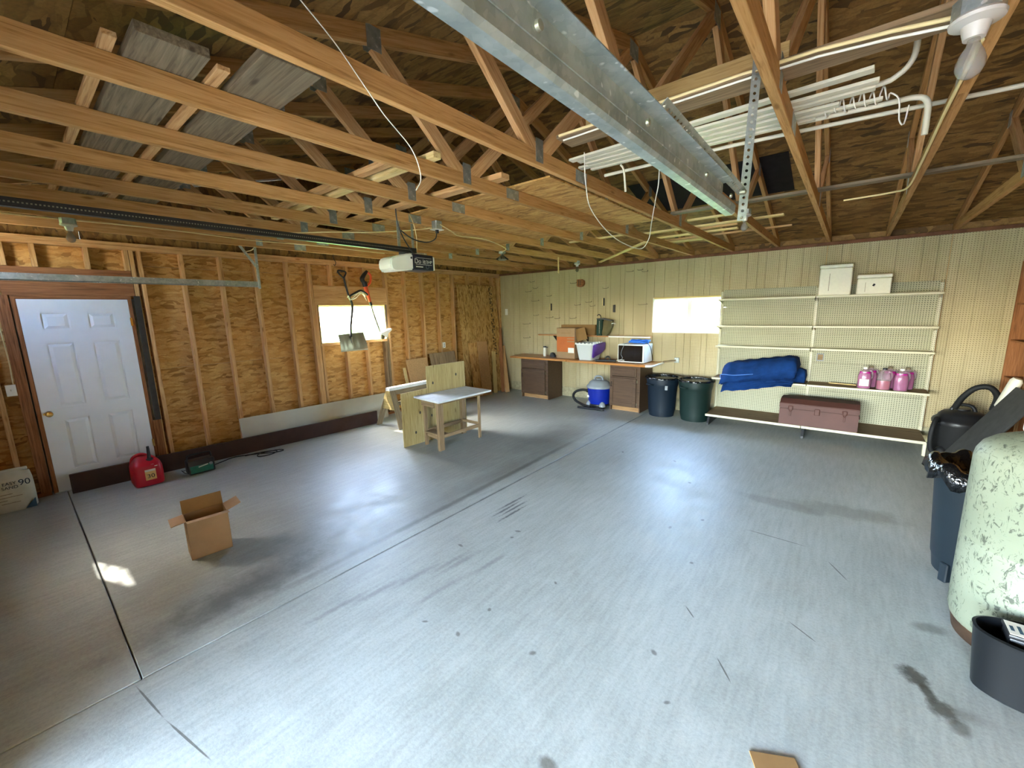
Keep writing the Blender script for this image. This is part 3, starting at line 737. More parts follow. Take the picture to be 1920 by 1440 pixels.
tube('spout', [(cx+.07, cy+.03, .29), (cx+.07, cy+.032, .34), (cx+.072, cy+.034, .435)], .015, m_black, t, 12, rf=lambda u: 1.3-.45*u)
lb = box('label', .5945, .5965, -6.735, -6.642, .075, .195, m_label, t)
box('label_strip', .5966, .5972, -6.733, -6.644, .172, .193, m_paper, lb)
text('print', '30', .062, m_ink, lb, (.5975, -6.688, .118), (R(90), 0, R(90)), sx=1.1)
box('warning_mark', .585, .588, -6.645, -6.62, .215, .222, m_paper, t); box('warning_mark', .578, .581, -6.672, -6.648, .237, .243, m_paper, t)

# ---- battery charger
t = thing('battery_charger', (.525, -6.225, 0), 'small black battery charger with teal face plate on the floor before the dark board', 'charger')
box('case', .44, .60, -6.355, -6.095, .005, .165, m_black, t, .012, 2, True)
fp = box('face_plate', .600, .604, -6.34, -6.115, .02, .105, m_teal, t)
beam('printed_arrow', (.605, -6.26, .085), (.605, -6.165, .10), .002, .012, m_white, fp, up=(1, 0, 0) if False else (0, 0, 1))
lathe('dial', [(.018, 0), (.016, .008), (0, .009)], (.603, -6.135, .10), m_grey_plastic, t, 16, axis='x')
tube('carry_handle', [(.52, -6.345, .15), (.52, -6.34, .215), (.52, -6.30, .228), (.52, -6.15, .228), (.52, -6.11, .215), (.52, -6.105, .15)], .009, m_black, t, 8, 3)
tube('lead', [(.60, -6.36, .03), (.63, -6.40, .06), (.60, -6.42, .09), (.52, -6.40, .06), (.46, -6.36, .04)], .004, m_black, t, 6)
solo(tube('extension_cord', [(.47, -6.10, .02), (.36, -5.95, .008), (.30, -5.80, .008), (.40, -5.58, .008), (.53, -5.42, .008), (.54, -5.29, .008), (.46, -5.33, .010), (.44, -5.55, .012), (.55, -5.60, .008), (.58, -5.45, .008), (.50, -5.36, .016), (.40, -5.50, .012), (.36, -5.70, .008)], .006, m_rubber), 'black electric cord looped on the concrete right of the battery charger', 'cord')

# ---- boards along the foot of the left wall
solo(beam('dark_board', (.136, -7.27, .106), (.338, -3.684, .106), .035, .212, m_brownboard), 'long dark brown board on edge along the foot of the left wall', 'board')
t = beam('pale_strip', (.085, -5.62, .228), (.085, -3.312, .205), .016, .45, m_dry)
t.rotation_euler.rotate_axis('X', R(-11)); solo(t, 'long pale grey drywall strip leaning on the studs behind the dark board', 'drywall strip')
def leaner(name, y0, y1, h, xb, xt, mat, label, cat='board', th=.018, zb=.0, dy=0.0, thing_mat=None):
    """sheet standing on the floor, leaning on the left wall; local x runs up the sheet"""
    p0 = Vector((xb, (y0+y1)/2 + dy, zb)); p1 = Vector((xt, (y0+y1)/2, h)); L = (p1-p0).length
    bm = bmesh.new(); bbox(bm, -L/2, L/2, -(y1-y0)/2, (y1-y0)/2, -th/2, th/2, .002)
    d = (p1-p0).normalized(); yv = Vector((0, 1, 0)); yv = (yv - d*yv.dot(d)).normalized(); zv = d.cross(yv)
    o = obj(name, bm, mat, None, (p0+p1)/2 + zv*0, Matrix((d, yv, zv)).transposed().to_euler())
    return solo(o, label, cat)
leaner('strand_board_sheet', -1.40, -.19, 2.40, .215, .016, m_osb_sheet, 'tall strand board sheet leaning on the left wall near the back corner', 'strand board', .012)
leaner('particle_board_panel', -2.79, -2.29, .965, .25, .016, m_particle, 'small square particle board panel leaning on the studs, left of the two behind the bench', 'board')
leaner('lumber_strip', -2.865, -2.80, .82, .22, .016, m_pale, 'narrow pale strip leaning left of the square particle board panel', 'lumber')
leaner('particle_board_panel', -2.22, -1.55, 1.03, .23, .016, m_oldwood, 'wider greyish plywood offcut leaning on the studs under the wall outlet', 'board')
leaner('strand_board_offcut', -1.24, -.96, 1.17, .285, .135, m_osb, 'narrow strand board offcut leaning on the tall sheet, left of the tan plank', 'strand board', .012)
leaner('wide_plank', -.99, -.68, 1.18, .33, .150, m_particle, 'wide tan plank leaning on the tall strand board sheet', 'board', dy=-.06)
leaner('narrow_plank', -.53, -.41, .93, .31, .165, m_pale, 'narrow pale plank leaning right of the wide tan plank', 'lumber', dy=-.13)
solo(beam('corner_plank', (.50, -.40, .006), (.12, -.10, 1.03), .018, .10, m_stud, up=(0.6, .5, .2)), 'long plank leaning into the back corner beside the pegboard', 'lumber')
solo(beam('corner_plank', (.40, -.44, .006), (.08, -.14, 1.45), .018, .08, m_red, up=(0.6, .5, .2)), 'dark narrow plank leaning in the back corner behind the pale one', 'lumber')
t = thing('wall_outlet', (.0, -1.80, 1.17), 'small white electric outlet box on a stud above the leaning plywood offcut', 'outlet')
box('outlet_box', -.03, .012, -1.838, -1.77, 1.115, 1.225, m_white, t, .004); 
for z in (1.15, 1.19): box('socket', .012, .0135, -1.82, -1.79, z-.012, z+.012, m_grey_plastic, t)

# ---- snow shovel hanging before the window
t = thing('snow_shovel', (.15, -3.95, 1.24), 'snow shovel with bent dark shaft and metal blade hanging in front of the left window', 'shovel')
tube('grip', [(.15, -3.962, 2.40), (.15, -4.03, 2.465), (.15, -4.045, 2.50), (.15, -4.02, 2.512), (.15, -3.93, 2.500), (.15, -3.915, 2.47), (.15, -3.958, 2.40)], .014, m_black, t, 8, 4)
tube('shaft', [(.15, -3.96, 2.42), (.15, -3.93, 2.27), (.15, -3.90, 2.12)], .015, m_black, t, 10, 3)
tube('lower_shaft', [(.15, -3.90, 2.12), (.15, -3.862, 2.03), (.155, -3.855, 1.93), (.155, -3.885, 1.78), (.15, -3.91, 1.62), (.15, -3.92, 1.45)], .019, m_darkmetal, t, 10, 5)
bm = bmesh.new(); nu, nv = 14, 8; gridv = []
for j in range(nv+1):
    row = []
    for i in range(nu+1):
        u, v = i/nu, j/nv
        y = -4.14 + .44*u + .03*v*u; z = 1.515 + .02*u - .275*v + .012*u*v
        x = .155 + .05*math.sin(v*1.7) - .035*(1-(2*u-1)**2) + .012*math.sin(u*22)*v*(1-v)*2
        row.append(bm.verts.new((x, y, z)))
    gridv.append(row)
for j in range(nv):
    for i in range(nu): bm.faces.new((gridv[j][i], gridv[j+1][i], gridv[j+1][i+1], gridv[j][i+1]))
bm.normal_update(); bmesh.ops.solidify(bm, geom=list(bm.faces), thickness=.004)
obj('blade', bm, m_alum, t, smooth=True)
tube('blade_socket', [(.158, -3.92, 1.47), (.15, -3.915, 1.40), (.16, -3.912, 1.33)], .017, m_alum, t, 8, 3, rf=lambda u: 1-.6*u)
box('wear_strip', .195, .202, -4.135, -3.665, 1.243, 1.262, m_alum, t)
lathe('hanging_nail', [(.004, -.155), (.004, .02), (.008, .02), (.008, .024), (0, .024)], (.14, -3.985, 2.488), m_darkmetal, t, 8, axis='x')
# ---- string trimmer
t = thing('string_trimmer', (.15, -3.45, 1.43), 'orange and black string trimmer hanging right of the snow shovel', 'trimmer')
bm = bmesh.new(); tube_bm(bm, [(.15, -3.535, 2.53), (.15, -3.60, 2.46), (.15, -3.635, 2.40), (.15, -3.615, 2.35), (.15, -3.60, 2.30)], .030, 10, 5, rf=lambda u: .75+.5*math.sin(u*3.14))
tube_bm(bm, [(.15, -3.605, 2.36), (.15, -3.585, 2.28)], .042, 10, 2); bmesh.ops.recalc_face_normals(bm, faces=bm.faces); obj('rear_handle', bm, m_black, t, smooth=True)
tube('hand_guard', [(.15, -3.545, 2.52), (.15, -3.485, 2.48), (.15, -3.475, 2.42), (.15, -3.50, 2.34), (.15, -3.56, 2.29)], .018, m_orange, t, 10)
tube('motor_body', [(.15, -3.59, 2.28), (.15, -3.565, 2.20), (.15, -3.54, 2.10), (.15, -3.52, 2.02)], .036, m_orange, t, 12, 4, rf=lambda u: 1-.45*u)
tube('collar', [(.15, -3.522, 2.03), (.15, -3.508, 1.975)], .024, m_black, t, 10, 1)
tube('pole', [(.15, -3.51, 1.98), (.15, -3.47, 1.82), (.15, -3.42, 1.66), (.15, -3.375, 1.52)], .017, m_alum, t, 10, 3)
bm = bmesh.new(); lathe_bm(bm, [(0, -.06), (.035, -.055), (.045, -.02), (.04, .02), (.02, .05), (0, .06)], (.15, -3.34, 1.455), 16); obj('cutting_head', bm, m_canvas, t, smooth=True)
prism('debris_shield', [(-3.40, 1.50), (-3.30, 1.535), (-3.17, 1.575), (-3.155, 1.55), (-3.24, 1.49), (-3.26, 1.42), (-3.31, 1.44)], 'x', .10, .20, m_white, t, .006)
tube('assist_handle', [(.15, -3.545, 2.13), (.17, -3.60, 2.17), (.18, -3.70, 2.21), (.18, -3.80, 2.17), (.17, -3.875, 2.13), (.16, -3.90, 2.11)], .017, m_black, t, 10)
tube('wound_cord', [(.185, -3.93, 2.13), (.18, -3.88, 2.07), (.19, -3.80, 2.13), (.19, -3.70, 2.19), (.18, -3.62, 2.12), (.185, -3.70, 2.165), (.19, -3.80, 2.09), (.18, -3.90, 2.06), (.19, -3.92, 2.12), (.12, -3.90, 2.10), (.11, -3.80, 2.14), (.12, -3.65, 2.17), (.13, -3.57, 2.05)], .006, m_wirewhite, t, 6)
lathe('hanging_nail', [(.004, -.155), (.004, .02), (.008, .02), (.008, .024), (0, .024)], (.14, -3.515, 2.505), m_darkmetal, t, 8, axis='x')
solo(tube('steel_hook', [(.60, -4.34, 2.69), (.60, -4.335, 2.62), (.60, -4.31, 2.575), (.60, -4.325, 2.53), (.60, -4.345, 2.545)], .005, m_darkmetal), 'thin dark steel hook under the truss above the left window', 'hook')

# ================================================================== CARDBOARD BOX ON THE FLOOR
t = thing('cardboard_box', (2.63, -6.69, 0), 'open tan cardboard box standing alone on the concrete floor', 'box')
d, w, h = .18, .265, .315      # local: x depth, y width
x0, x1, y0, y1 = 2.63-d/2, 2.63+d/2, -6.69-w/2, -6.69+w/2; q = .004
for nm, a in (('wall_panel', (x1-q, x1, y0, y1)), ('wall_panel', (x0, x0+q, y0, y1)), ('wall_panel', (x0, x1, y0, y0+q)), ('wall_panel', (x0, x1, y1-q, y1))):
    box(nm, *a, 0, h, m_card, t)
box('bottom_panel', x0, x1, y0, y1, 0, .004, m_card_in, t)
def flap(p, q_, out, lenf, mat=m_card):
    a, b = Vector(p), Vector(q_); o = Vector(out).normalized()*lenf; n = (b-a).cross(o).normalized()*.002
    bm = bmesh.new(); vs = [bm.verts.new(v) for v in (a-n, b-n, b-n+o, a-n+o, a+n, b+n, b+n+o, a+n+o)]
    for f in ((0, 1, 2, 3), (7, 6, 5, 4), (0, 4, 5, 1), (1, 5, 6, 2), (2, 6, 7, 3), (3, 7, 4, 0)): bm.faces.new([vs[i] for i in f])
    bmesh.ops.recalc_face_normals(bm, faces=bm.faces); return obj('flap', bm, mat, t)
flap((x0, y0, h), (x0, y1, h), (-.25, 0, 1), .105, m_card_in)
flap((x1, y0, h), (x1, y1, h), (1, 0, .18), .085, m_card)
flap((x0+.005, y1, h), (x1-.005, y1, h), (0, 1, .35), .10, m_card)
flap((x0+.005, y0, h), (x1-.005, y0, h), (0, -1, -.12), .09, m_card)
t.location = (2.632, -6.692, 0); t.rotation_euler = (0, 0, R(-6))

# ================================================================== BENCH, PLYWOOD, SAWHORSE
t = thing('plywood_sheet', (1.87, -3.7, 0), 'L-shaped yellowish plywood sheet standing behind the low workbench', 'plywood')
pl = [(-4.225, 0), (-4.225, .755), (-3.785, .765), (-3.785, 1.08), (-3.06, 1.085), (-3.055, 0)]
bm = bmesh.new(); A = []; B = []
L2 = lambda y: (y + 3.64)
for y, z in pl: A.append(bm.verts.new((z-.5, L2(y), -.007))); B.append(bm.verts.new((z-.5, L2(y), .007)))
bm.faces.new(A); bm.faces.new(B[::-1])
for i in range(6): bm.faces.new((A[i], B[i], B[(i+1) % 6], A[(i+1) % 6]))
bmesh.ops.recalc_face_normals(bm, faces=bm.faces)
ang = math.atan2(.045, 1.17)
pm = Matrix((Vector((0.0, 0, 1)), Vector((math.sin(ang), math.cos(ang), 0)), Vector((-math.cos(ang), math.sin(ang), 0)))).transposed()
obj('plywood_face', bm, m_ply, t, (1.838, -3.64, .5), pm.to_euler())
for y, z in ((-3.93, .44), (-4.02, .17), (-3.73, .36), (-3.68, .83), (-3.24, .90)):
    lathe('knot', [(.018, 0), (.016, .002), (0, .0025)], (1.846 + (y+3.64)*.039, y, z), m_black_stain, t, 12, sx=.6, sy=.9, axis='x') if False else lathe('knot', [(.020, 0), (.017, .0015), (0, .002)], (1.8455 + (y+3.64)*.0385, y, z), m_black_stain, t, 12, sx=.7, sy=1.1, axis='x')

t = thing('workbench', (2.17, -3.6, 0), 'low homemade workbench with scuffed white top in front of the plywood sheet', 'workbench')
bm = bmesh.new(); top = [(1.868, -4.052), (2.449, -4.109), (2.463, -3.116), (1.914, -3.106)]
a = [bm.verts.new((x, y, .676)) for x, y in top]; b = [bm.verts.new((x, y, .70)) for x, y in top]
bm.faces.new(a[::-1]); bm.faces.new(b)
for i in range(4): bm.faces.new((a[i], a[(i+1) % 4], b[(i+1) % 4], b[i]))
obj('bench_top', bm, m_scuffed_sunlit, t)
for x, y, sx, sy in ((2.335, -4.00, .045, .088), (1.965, -3.945, .030, .05), (2.355, -3.275, .025, .04), (1.990, -3.255, .05, .075)):
    beam('leg', (x, y, 0), (x, y, .676), sy, sx, m_oldwood, t, up=(1, 0, 0))
for a, b, hh in (((2.345, -4.0, .19), (2.355, -3.28, .19), .05), ((1.965, -3.94, .20), (1.99, -3.26, .20), .05), ((1.97, -3.93, .165), (2.33, -3.99, .165), .07), ((1.99, -3.275, .215), (2.36, -3.285, .215), .04)):
    beam('stretcher', a, b, .022, hh, m_oldwood, t)
box('lower_board', 1.96, 2.33, -3.98, -3.84, .185, .203, m_oldwood, t, .002)
beam('apron', (2.30, -4.06, .63), (2.0, -4.02, .63), .02, .08, m_oldwood, t); beam('apron', (2.36, -4.0, .655), (2.37, -3.2, .655), .02, .04, m_oldwood, t)

t = thing('sawhorse', (.72, -3.2, 0), 'weathered wooden sawhorse with top coloured sunlit white between the bench and the left wall', 'sawhorse')
beam('top_beam', (.755, -3.72, .625), (.70, -2.62, .625), .10, .05, m_scuffed_sunlit, t)  # sunlight on the beam is put into its white colour
beam('top_rail', (.755, -3.68, .56), (.70, -2.66, .56), .04, .085, m_greywood, t)
for y in (-3.66, -2.72):
    o = (y+3.66)*-.05
    beam('leg', (.455+o, y-.065, .0), (.700+o, y, .60), .10, .022, m_greywood, t, up=(-1, 0, .4))
    beam('leg', (1.035+o, y-.03, .0), (.800+o, y, .60), .10, .022, m_greywood, t, up=(1, 0, .4))
    prism('gusset', [(.56+o, .30), (.92+o, .30), (.80+o, .60), (.70+o, .60)], 'y', y-.065 if y < -3 else y+.03, y-.05 if y < -3 else y+.045, m_ply, t)
beam('brace', (.75, -3.62, .36), (.70, -2.74, .36), .02, .07, m_greywood, t)

# ================================================================== BACK WALL: COUNTER AND CABINETS
def cabinet(x0, x1, yf, label, h, tilt=0, toe=m_toekick):
    t = thing('base_cabinet', ((x0+x1)/2, yf/2-.03, 0), label, 'cabinet', 'dark base cabinets under the counter')
    box('side_panel', x0, x0+.018, yf, -.06, 0, h, m_cabinet, t); box('side_panel', x1-.018, x1, yf, -.06, 0, h, m_cabinet, t)
    box('back_panel', x0, x1, -.066, -.06, .09, h, m_cabinet, t); box('bottom_panel', x0+.018, x1-.018, yf+.02, -.066, .09, .108, m_cabinet, t)
    box('toe_kick', x0+.02, x1-.02, yf+.05, yf+.068, 0, .09, toe, t)
    for a, b, c, d in ((x0, x0+.045, .09, h), (x1-.085, x1, .09, h), (x0+.045, x1-.085, h-.035, h), (x0+.045, x1-.085, h-.225, h-.195), (x0+.045, x1-.085, .09, .115)):
        box('face_frame', a, b, yf-.019, yf, c, d, m_cabinet, t)
    dr = box('drawer', x0+.02, x1-.06, yf-.038, yf-.019, h-.185, h-.03, m_cabinet, t, .004)
    box('drawer_panel', x0+.05, x1-.09, yf-.043, yf-.037, h-.165, h-.05, m_cabinet, dr, .003)
    dz0, dz1 = .10, h-.215
    do = box('door', x0+.015, x1-.06, yf-.040, yf-.019, dz0, dz1, m_cabinet, t, .004)
    # raised frame round a recessed centre
    for a, b, c, d in ((x0+.015, x0+.075, dz0, dz1), (x1-.12, x1-.06, dz0, dz1), (x0+.075, x1-.12, dz0, dz0+.06), (x0+.075, x1-.12, dz1-.06, dz1)):
        box('door_rail', a, b, yf-.048, yf-.039, c, d, m_cabinet, do, .002)
    tube('door_pull', [(x0+.05, yf-.05, dz1-.16), (x0+.05, yf-.075, dz1-.15), (x0+.05, yf-.075, dz1-.09), (x0+.05, yf-.05, dz1-.08)], .005, m_darkmetal, do, 6, 3)
    for z in (dz0+.05, dz1-.05): box('hinge', x1-.058, x1-.048, yf-.026, yf-.018, z-.025, z+.025, m_alum, do)
    return t
c1 = cabinet(1.06, 1.745, -.575, 'dark brown base cabinet at the left end of the counter near the corner', .825)
c2 = cabinet(3.135, 3.70, -.615, 'dark brown base cabinet with bare toe kick beside the dark blue trash can', .825)
t = prism('countertop', [(.70, -.012), (.775, -.625), (2.205, -.645), (2.205, -.012)], 'z', .832, .868, m_counter, None, .004)
solo(t, 'left half of the orange brown laminate countertop, pointed end near the corner', 'countertop')
t = thing('countertop', (3.05, -.33, .85), 'right half of the laminate countertop, under the microwave', 'countertop')
prism('counter_slab', [(2.207, -.012), (2.207, -.635), (3.80, -.645), (3.86, -.62), (3.88, -.56), (3.88, -.012)], 'z', .826, .864, m_counter, t, .004)
tube('end_edging', [(3.79, -.648, .845), (3.85, -.635, .845), (3.885, -.58, .845), (3.888, -.40, .845), (3.888, -.05, .845)], .0195, m_white, t, 8, 4)

# ---- things on the counter
t = thing('carton', (2.07, -.30, .87), 'tall cardboard carton with orange print standing on the left counter', 'box')
box('carton_body', 1.865, 2.285, -.45, -.15, .869, 1.475, m_card, t, .004)
op = box('orange_panel', 1.872, 2.279, -.4515, -.449, 1.0, 1.30, m_card_orange, t)
for z in (1.20, 1.255): box('print_bar', 2.115, 2.279, -.4525, -.451, z, z+.018, m_card, op)
box('shipping_label', 2.135, 2.27, -.4535, -.4505, .985, 1.085, m_paper, t)
box('tape_strip', 1.97, 2.19, -.4515, -.449, 1.372, 1.379, m_card_in, t)
lbox('side_flap', (2.375, -.36, 1.35), .20, .004, .24, m_card_in, t, (0, R(-15), R(25)))
t = thing('storage_tote', (2.58, -.34, .865), 'clear plastic tote with purple side standing on the counter by the carton', 'tote')
bm = bmesh.new()
ws = [(.866, .142, .175), (.90, .150, .185), (1.165, .195, .225), (1.175, .205, .235), (1.19, .205, .235)]
secs = [(z, 2.545, -.33, hx, hy) for z, hx, hy in ws]
loft_bm(bm, secs, 40, 7, True, False); bmesh.ops.solidify(bm, geom=list(bm.faces), thickness=.003)
obj('tub', bm, m_tote, t, smooth=True)
bm = bmesh.new(); loft_bm(bm, [(1.168, 2.545, -.33, .212, .242), (1.178, 2.545, -.33, .212, .242)], 40, 7, True, True); bmesh.ops.delete(bm, geom=[f for f in bm.faces if len(f.verts) > 4], context='FACES')
bmesh.ops.solidify(bm, geom=list(bm.faces), thickness=.006); obj('rim', bm, m_white, t, smooth=True)
for yy in (-.55, -.48, -.40, -.30, -.20): lbox('latch_tooth', (2.745, yy, 1.20), .012, .025, .03, m_white, t)
for xx in (2.38, 2.46, 2.54, 2.62, 2.70): lbox('latch_tooth', (xx, -.565, 1.195), .02, .010, .02, m_white, t)
bm = bmesh.new(); P = [(-.565, 1.17), (-.10, 1.20), (-.08, 1.05), (-.20, .98), (-.38, .945), (-.50, .91), (-.535, .93)]
for s, dx in ((0, 0), (1, .02)): pass
A = [bm.verts.new((2.735 - (1.19-z)*.17 + .012, y, z)) for y, z in P]; B = [bm.verts.new((2.735 - (1.19-z)*.17 + .045, y, z)) for y, z in P]
bm.faces.new(A); bm.faces.new(B[::-1])
for i in range(len(P)): bm.faces.new((A[i], B[i], B[(i+1) % len(P)], A[(i+1) % len(P)]))
bmesh.ops.recalc_face_normals(bm, faces=bm.faces); bmesh.ops.bevel(bm, geom=list(bm.edges), offset=.012, segments=2, affect='EDGES')
obj('purple_lid', bm, m_purple, t, smooth=True)
t = thing('microwave_oven', (3.46, -.3, .865), 'white microwave oven with dark door at the right end of the counter', 'microwave')
box('case', 3.218, 3.70, -.49, -.09, .874, 1.195, m_white_enamel, t, .006)
fr = box('door_frame', 3.218, 3.70, -.508, -.489, .876, 1.193, m_white, t, .004)
box('door_glass', 3.232, 3.545, -.512, -.507, .895, 1.178, m_dark_glass, fr); box('control_panel', 3.546, 3.678, -.512, -.507, .895, 1.178, m_dark_glass, fr)
box('vent_line', 3.698, 3.7015, -.47, -.463, .89, 1.18, m_grey_plastic, t)
for x in (3.25, 3.67):
    for y in (-.46, -.13): lathe('foot', [(.012, 0), (.012, .012)], (x, y, .8645), m_black, t, 10)
pts = []
random.seed(5)
for i in range(46):
    a = i*.62; pts.append((3.53+.15*math.cos(a)+random.uniform(-.02, .02), -.30+.10*math.sin(a*1.07)+random.uniform(-.02, .02), 1.208+.035*abs(math.sin(i*.37))+.012*(i % 3)))
t = thing('cord_bundle', (3.5, -.3, 1.2), 'tangled bright blue cord heaped on top of the microwave', 'cord')
tube('blue_coil', pts, .011, m_rope_blue, t, 6, 5)
tube('hanging_end', [(3.44, -.40, 1.22), (3.36, -.50, 1.215), (3.315, -.528, 1.12), (3.29, -.53, 1.02), (3.32, -.53, .95), (3.25, -.55, .905)], .0028, m_grey_plastic, t, 6)
tube('hanging_end', [(3.62, -.32, 1.21), (3.69, -.30, 1.205), (3.722, -.25, 1.12), (3.725, -.18, .98), (3.72, -.14, .89)], .006, m_darkmetal, t, 6)
tube('plug_end', [(3.22, -.55, .905), (3.30, -.548, .918), (3.36, -.545, .915)], .008, m_white, t, 6, 3)
t = thing('nozzle_wand', (3.0, -.57, .87), 'black vacuum wand lying on the counter left of the microwave', 'vacuum nozzle')
tube('wand', [(2.83, -.62, .888), (2.95, -.585, .893), (3.12, -.54, .892), (3.19, -.52, .888)], .022, m_black, t, 10, 3)
bm = bmesh.new(); 
tube_bm(bm, [(3.02+.045*math.cos(a), -.50, .92+.045*math.sin(a)) for a in [i*math.pi/8 for i in range(17)]], .012, 8, 1); bmesh.ops.recalc_face_normals(bm, faces=bm.faces); obj('ring_grip', bm, m_black, t, smooth=True)
t = thing('spray_can', (1.47, -.30, .868), 'white spray can with black cap at the left end of the counter', 'can')
lathe('can_body', [(.030, 0), (.032, .006), (.032, .17), (.024, .19), (0, .19)], (1.47, -.30, .8685), m_paper, t, 20)
lathe('cap', [(.034, 0), (.034, .022), (.030, .03), (0, .03)], (1.47, -.30, 1.055), m_black, t, 18)
lbox('trigger', (1.50, -.30, 1.062), .09, .02, .016, m_black, t)
t = thing('tape_gun', (1.70, -.34, .868), 'small black tape dispenser on the counter left of the carton', 'tool')
prism('body', [(1.635, .869), (1.765, .869), (1.745, .935), (1.70, .965), (1.655, .955)], 'y', -.37, -.31, m_black, t, .008)
lathe('roll', [(.02, -.035), (.038, -.035), (.038, .035), (.02, .035)], (1.70, -.34, .918), m_darkmetal, t, 20, axis='y')

# ---- shelf above the counter
t = thing('wall_shelf', (2.4, -.14, 1.31), 'thin wooden shelf board on the pegboard above the counter', 'shelf')
prism('shelf_board', [(1.10, -.004), (1.22, -.18), (3.655, -.24), (3.70, -.20), (3.655, -.004)], 'z', 1.300, 1.320, m_counter, t, .002)
box('front_edging', 2.9, 3.70, -.247, -.238, 1.299, 1.322, m_white, t)
for x in (1.60, 2.34): prism('shelf_bracket', [(-.004, 1.16), (-.004, 1.299), (-.17, 1.299)], 'x', x-.008, x+.008, m_darkmetal, t)
solo(box('long_carton', 1.775, 2.56, -.135, -.03, 1.3215, 1.525, m_card_in, None, .004), 'long flat brown carton lying on the shelf behind the orange-printed carton', 'box')
t = thing('canvas_bag', (2.78, -.17, 1.32), 'dark green and olive canvas bag with hook handle on the wall shelf', 'bag')
bm = bmesh.new(); loft_bm(bm, [(1.3215, 2.685, -.19, .055, .045), (1.40, 2.69, -.19, .064, .05), (1.55, 2.695, -.19, .066, .05), (1.64, 2.70, -.19, .066, .045), (1.655, 2.70, -.19, .05, .03)], 28, 3); obj('green_side', bm, m_green_cloth, t, smooth=True)
bm = bmesh.new(); loft_bm(bm, [(1.3215, 2.79, -.185, .045, .045), (1.38, 2.82, -.185, .07, .05), (1.50, 2.855, -.185, .088, .055), (1.60, 2.86, -.185, .090, .05), (1.625, 2.86, -.185, .07, .035)], 28, 3)
for v in bm.verts: v.co.x += .008*math.sin(v.co.z*60+v.co.y*40)
obj('olive_side', bm, m_canvas, t, smooth=True)
prism('top_flap', [(2.64, 1.655), (2.76, 1.66), (2.95, 1.62), (2.945, 1.60), (2.77, 1.63), (2.64, 1.635)], 'y', -.245, -.13, m_black, t, .005)
tube('hook_handle', [(2.71, -.19, 1.65), (2.70, -.19, 1.70), (2.665, -.19, 1.725), (2.63, -.19, 1.705)], .009, m_black, t, 8)
for i in range(9): box('stitched_mark', 2.700, 2.712, -.2445, -.240, 1.37+.027*i, 1.385+.027*i, m_alum, t)
tube('strap_end', [(2.93, -.20, 1.545), (2.97, -.21, 1.56), (3.02, -.20, 1.545)], .008, m_white, t, 6)

# ---- things stuck on the pegboard
bm = bmesh.new()
random.seed(8)
hook_group = 'peg hooks on the back wall'
def peg_hook(x, z, lx, label, dz=-.01):
    t = thing('peg_hook', (x, 0, z), 'thin dark peg hook ' + label, 'hook', hook_group)
    tube('hook_wire', [(x, .0, z+.02), (x, -.012, z+.012), (x+lx*.1, -.03, z), (x-lx*.5, -.09, z+dz), (x-lx*.55, -.10, z+dz+.02)], .0032, m_darkmetal, t, 5, 3)
for x, z, lx, lb in ((1.009, 2.447, .1, 'highest in the left cluster on the pegboard'), (1.096, 2.31, .10, 'second from the top in the left cluster on the pegboard'), (.915, 2.247, .16, 'third from the top in the left cluster on the pegboard'),
                     (1.115, 2.039, .22, 'fourth from the top in the left cluster on the pegboard'), (1.111, 1.729, .12, 'fifth from the top in the left cluster on the pegboard'), (.868, 1.543, .22, 'second lowest in the left cluster on the pegboard'), (.862, 1.234, .2, 'lowest in the left cluster on the pegboard'),
                     (1.45, 2.13, .1, 'above the cream clip over the spray can'), (1.482, 1.678, .2, 'left of the pair below the cream clip over the spray can'), (1.66, 1.659, .12, 'right of the pair below the cream clip over the spray can'),
                     (2.05, 2.36, .14, 'just left of the rounded wooden block'), (2.05, 1.66, .16, 'just above the orange-printed carton'), (2.15, 1.926, .14, 'below the rounded wooden block'), (2.40, 1.973, .14, 'between the wooden block and the clips above the canvas bag'),
                     (2.478, 1.896, .1, 'immediately left of the cream clip above the canvas bag'), (2.758, 2.227, .12, 'high on the pegboard above the canvas bag'), (3.25, 2.50, .16, 'left of the three under the wall top, above the microwave'),
                     (3.431, 2.513, .1, 'middle of the three under the wall top, above the microwave'), (3.525, 2.479, .12, 'right of the three under the wall top, above the microwave'), (3.523, 1.896, .2, 'immediately left of the back window')):
    peg_hook(x, z, lx, lb)
for x, z, m, lb in ((1.425, 1.895, m_wire, 'small cream clip on the pegboard above the spray can'), (2.655, 1.965, m_wire, 'small cream clip on the pegboard above the canvas bag'), (2.885, 1.832, m_black, 'small black clip on the pegboard right of the canvas bag')):
    t = thing('wall_clip', (x, -.01, z), lb, 'clip'); box('clip_plate', x-.02, x+.012, -.008, .0, z-.07, z+.07, m, t, .002); box('clip_edge', x+.012, x+.032, -.03, 0, z-.072, z+.072, m_black, t, .002)
t = thing('wooden_tool_holder', (2.18, -.04, 2.35), 'small rounded brown wooden block hung high on the pegboard', 'tool holder')
prism('block', [(2.10, 2.425), (2.20, 2.425), (2.255, 2.395), (2.262, 2.33), (2.23, 2.285), (2.16, 2.272), (2.10, 2.285)], 'y', -.075, -.003, m_red, t, .008)
box('slot', 2.145, 2.158, -.078, -.074, 2.29, 2.41, m_black_stain, t); box('slot', 2.185, 2.195, -.078, -.074, 2.30, 2.40, m_black_stain, t)
t = thing('wall_switch', (.19, -.01, 1.81), 'white switch plate on the pegboard wall near the corner', 'switch')
box('plate', .15, .23, -.008, 0, 1.74, 1.88, m_white, t, .003); box('toggle', .185, .195, -.018, -.008, 1.80, 1.83, m_white, t)
t = thing('conduit_stub', (4.0, -.04, .88), 'short grey metal lever on the wall right of the countertop', 'bracket')
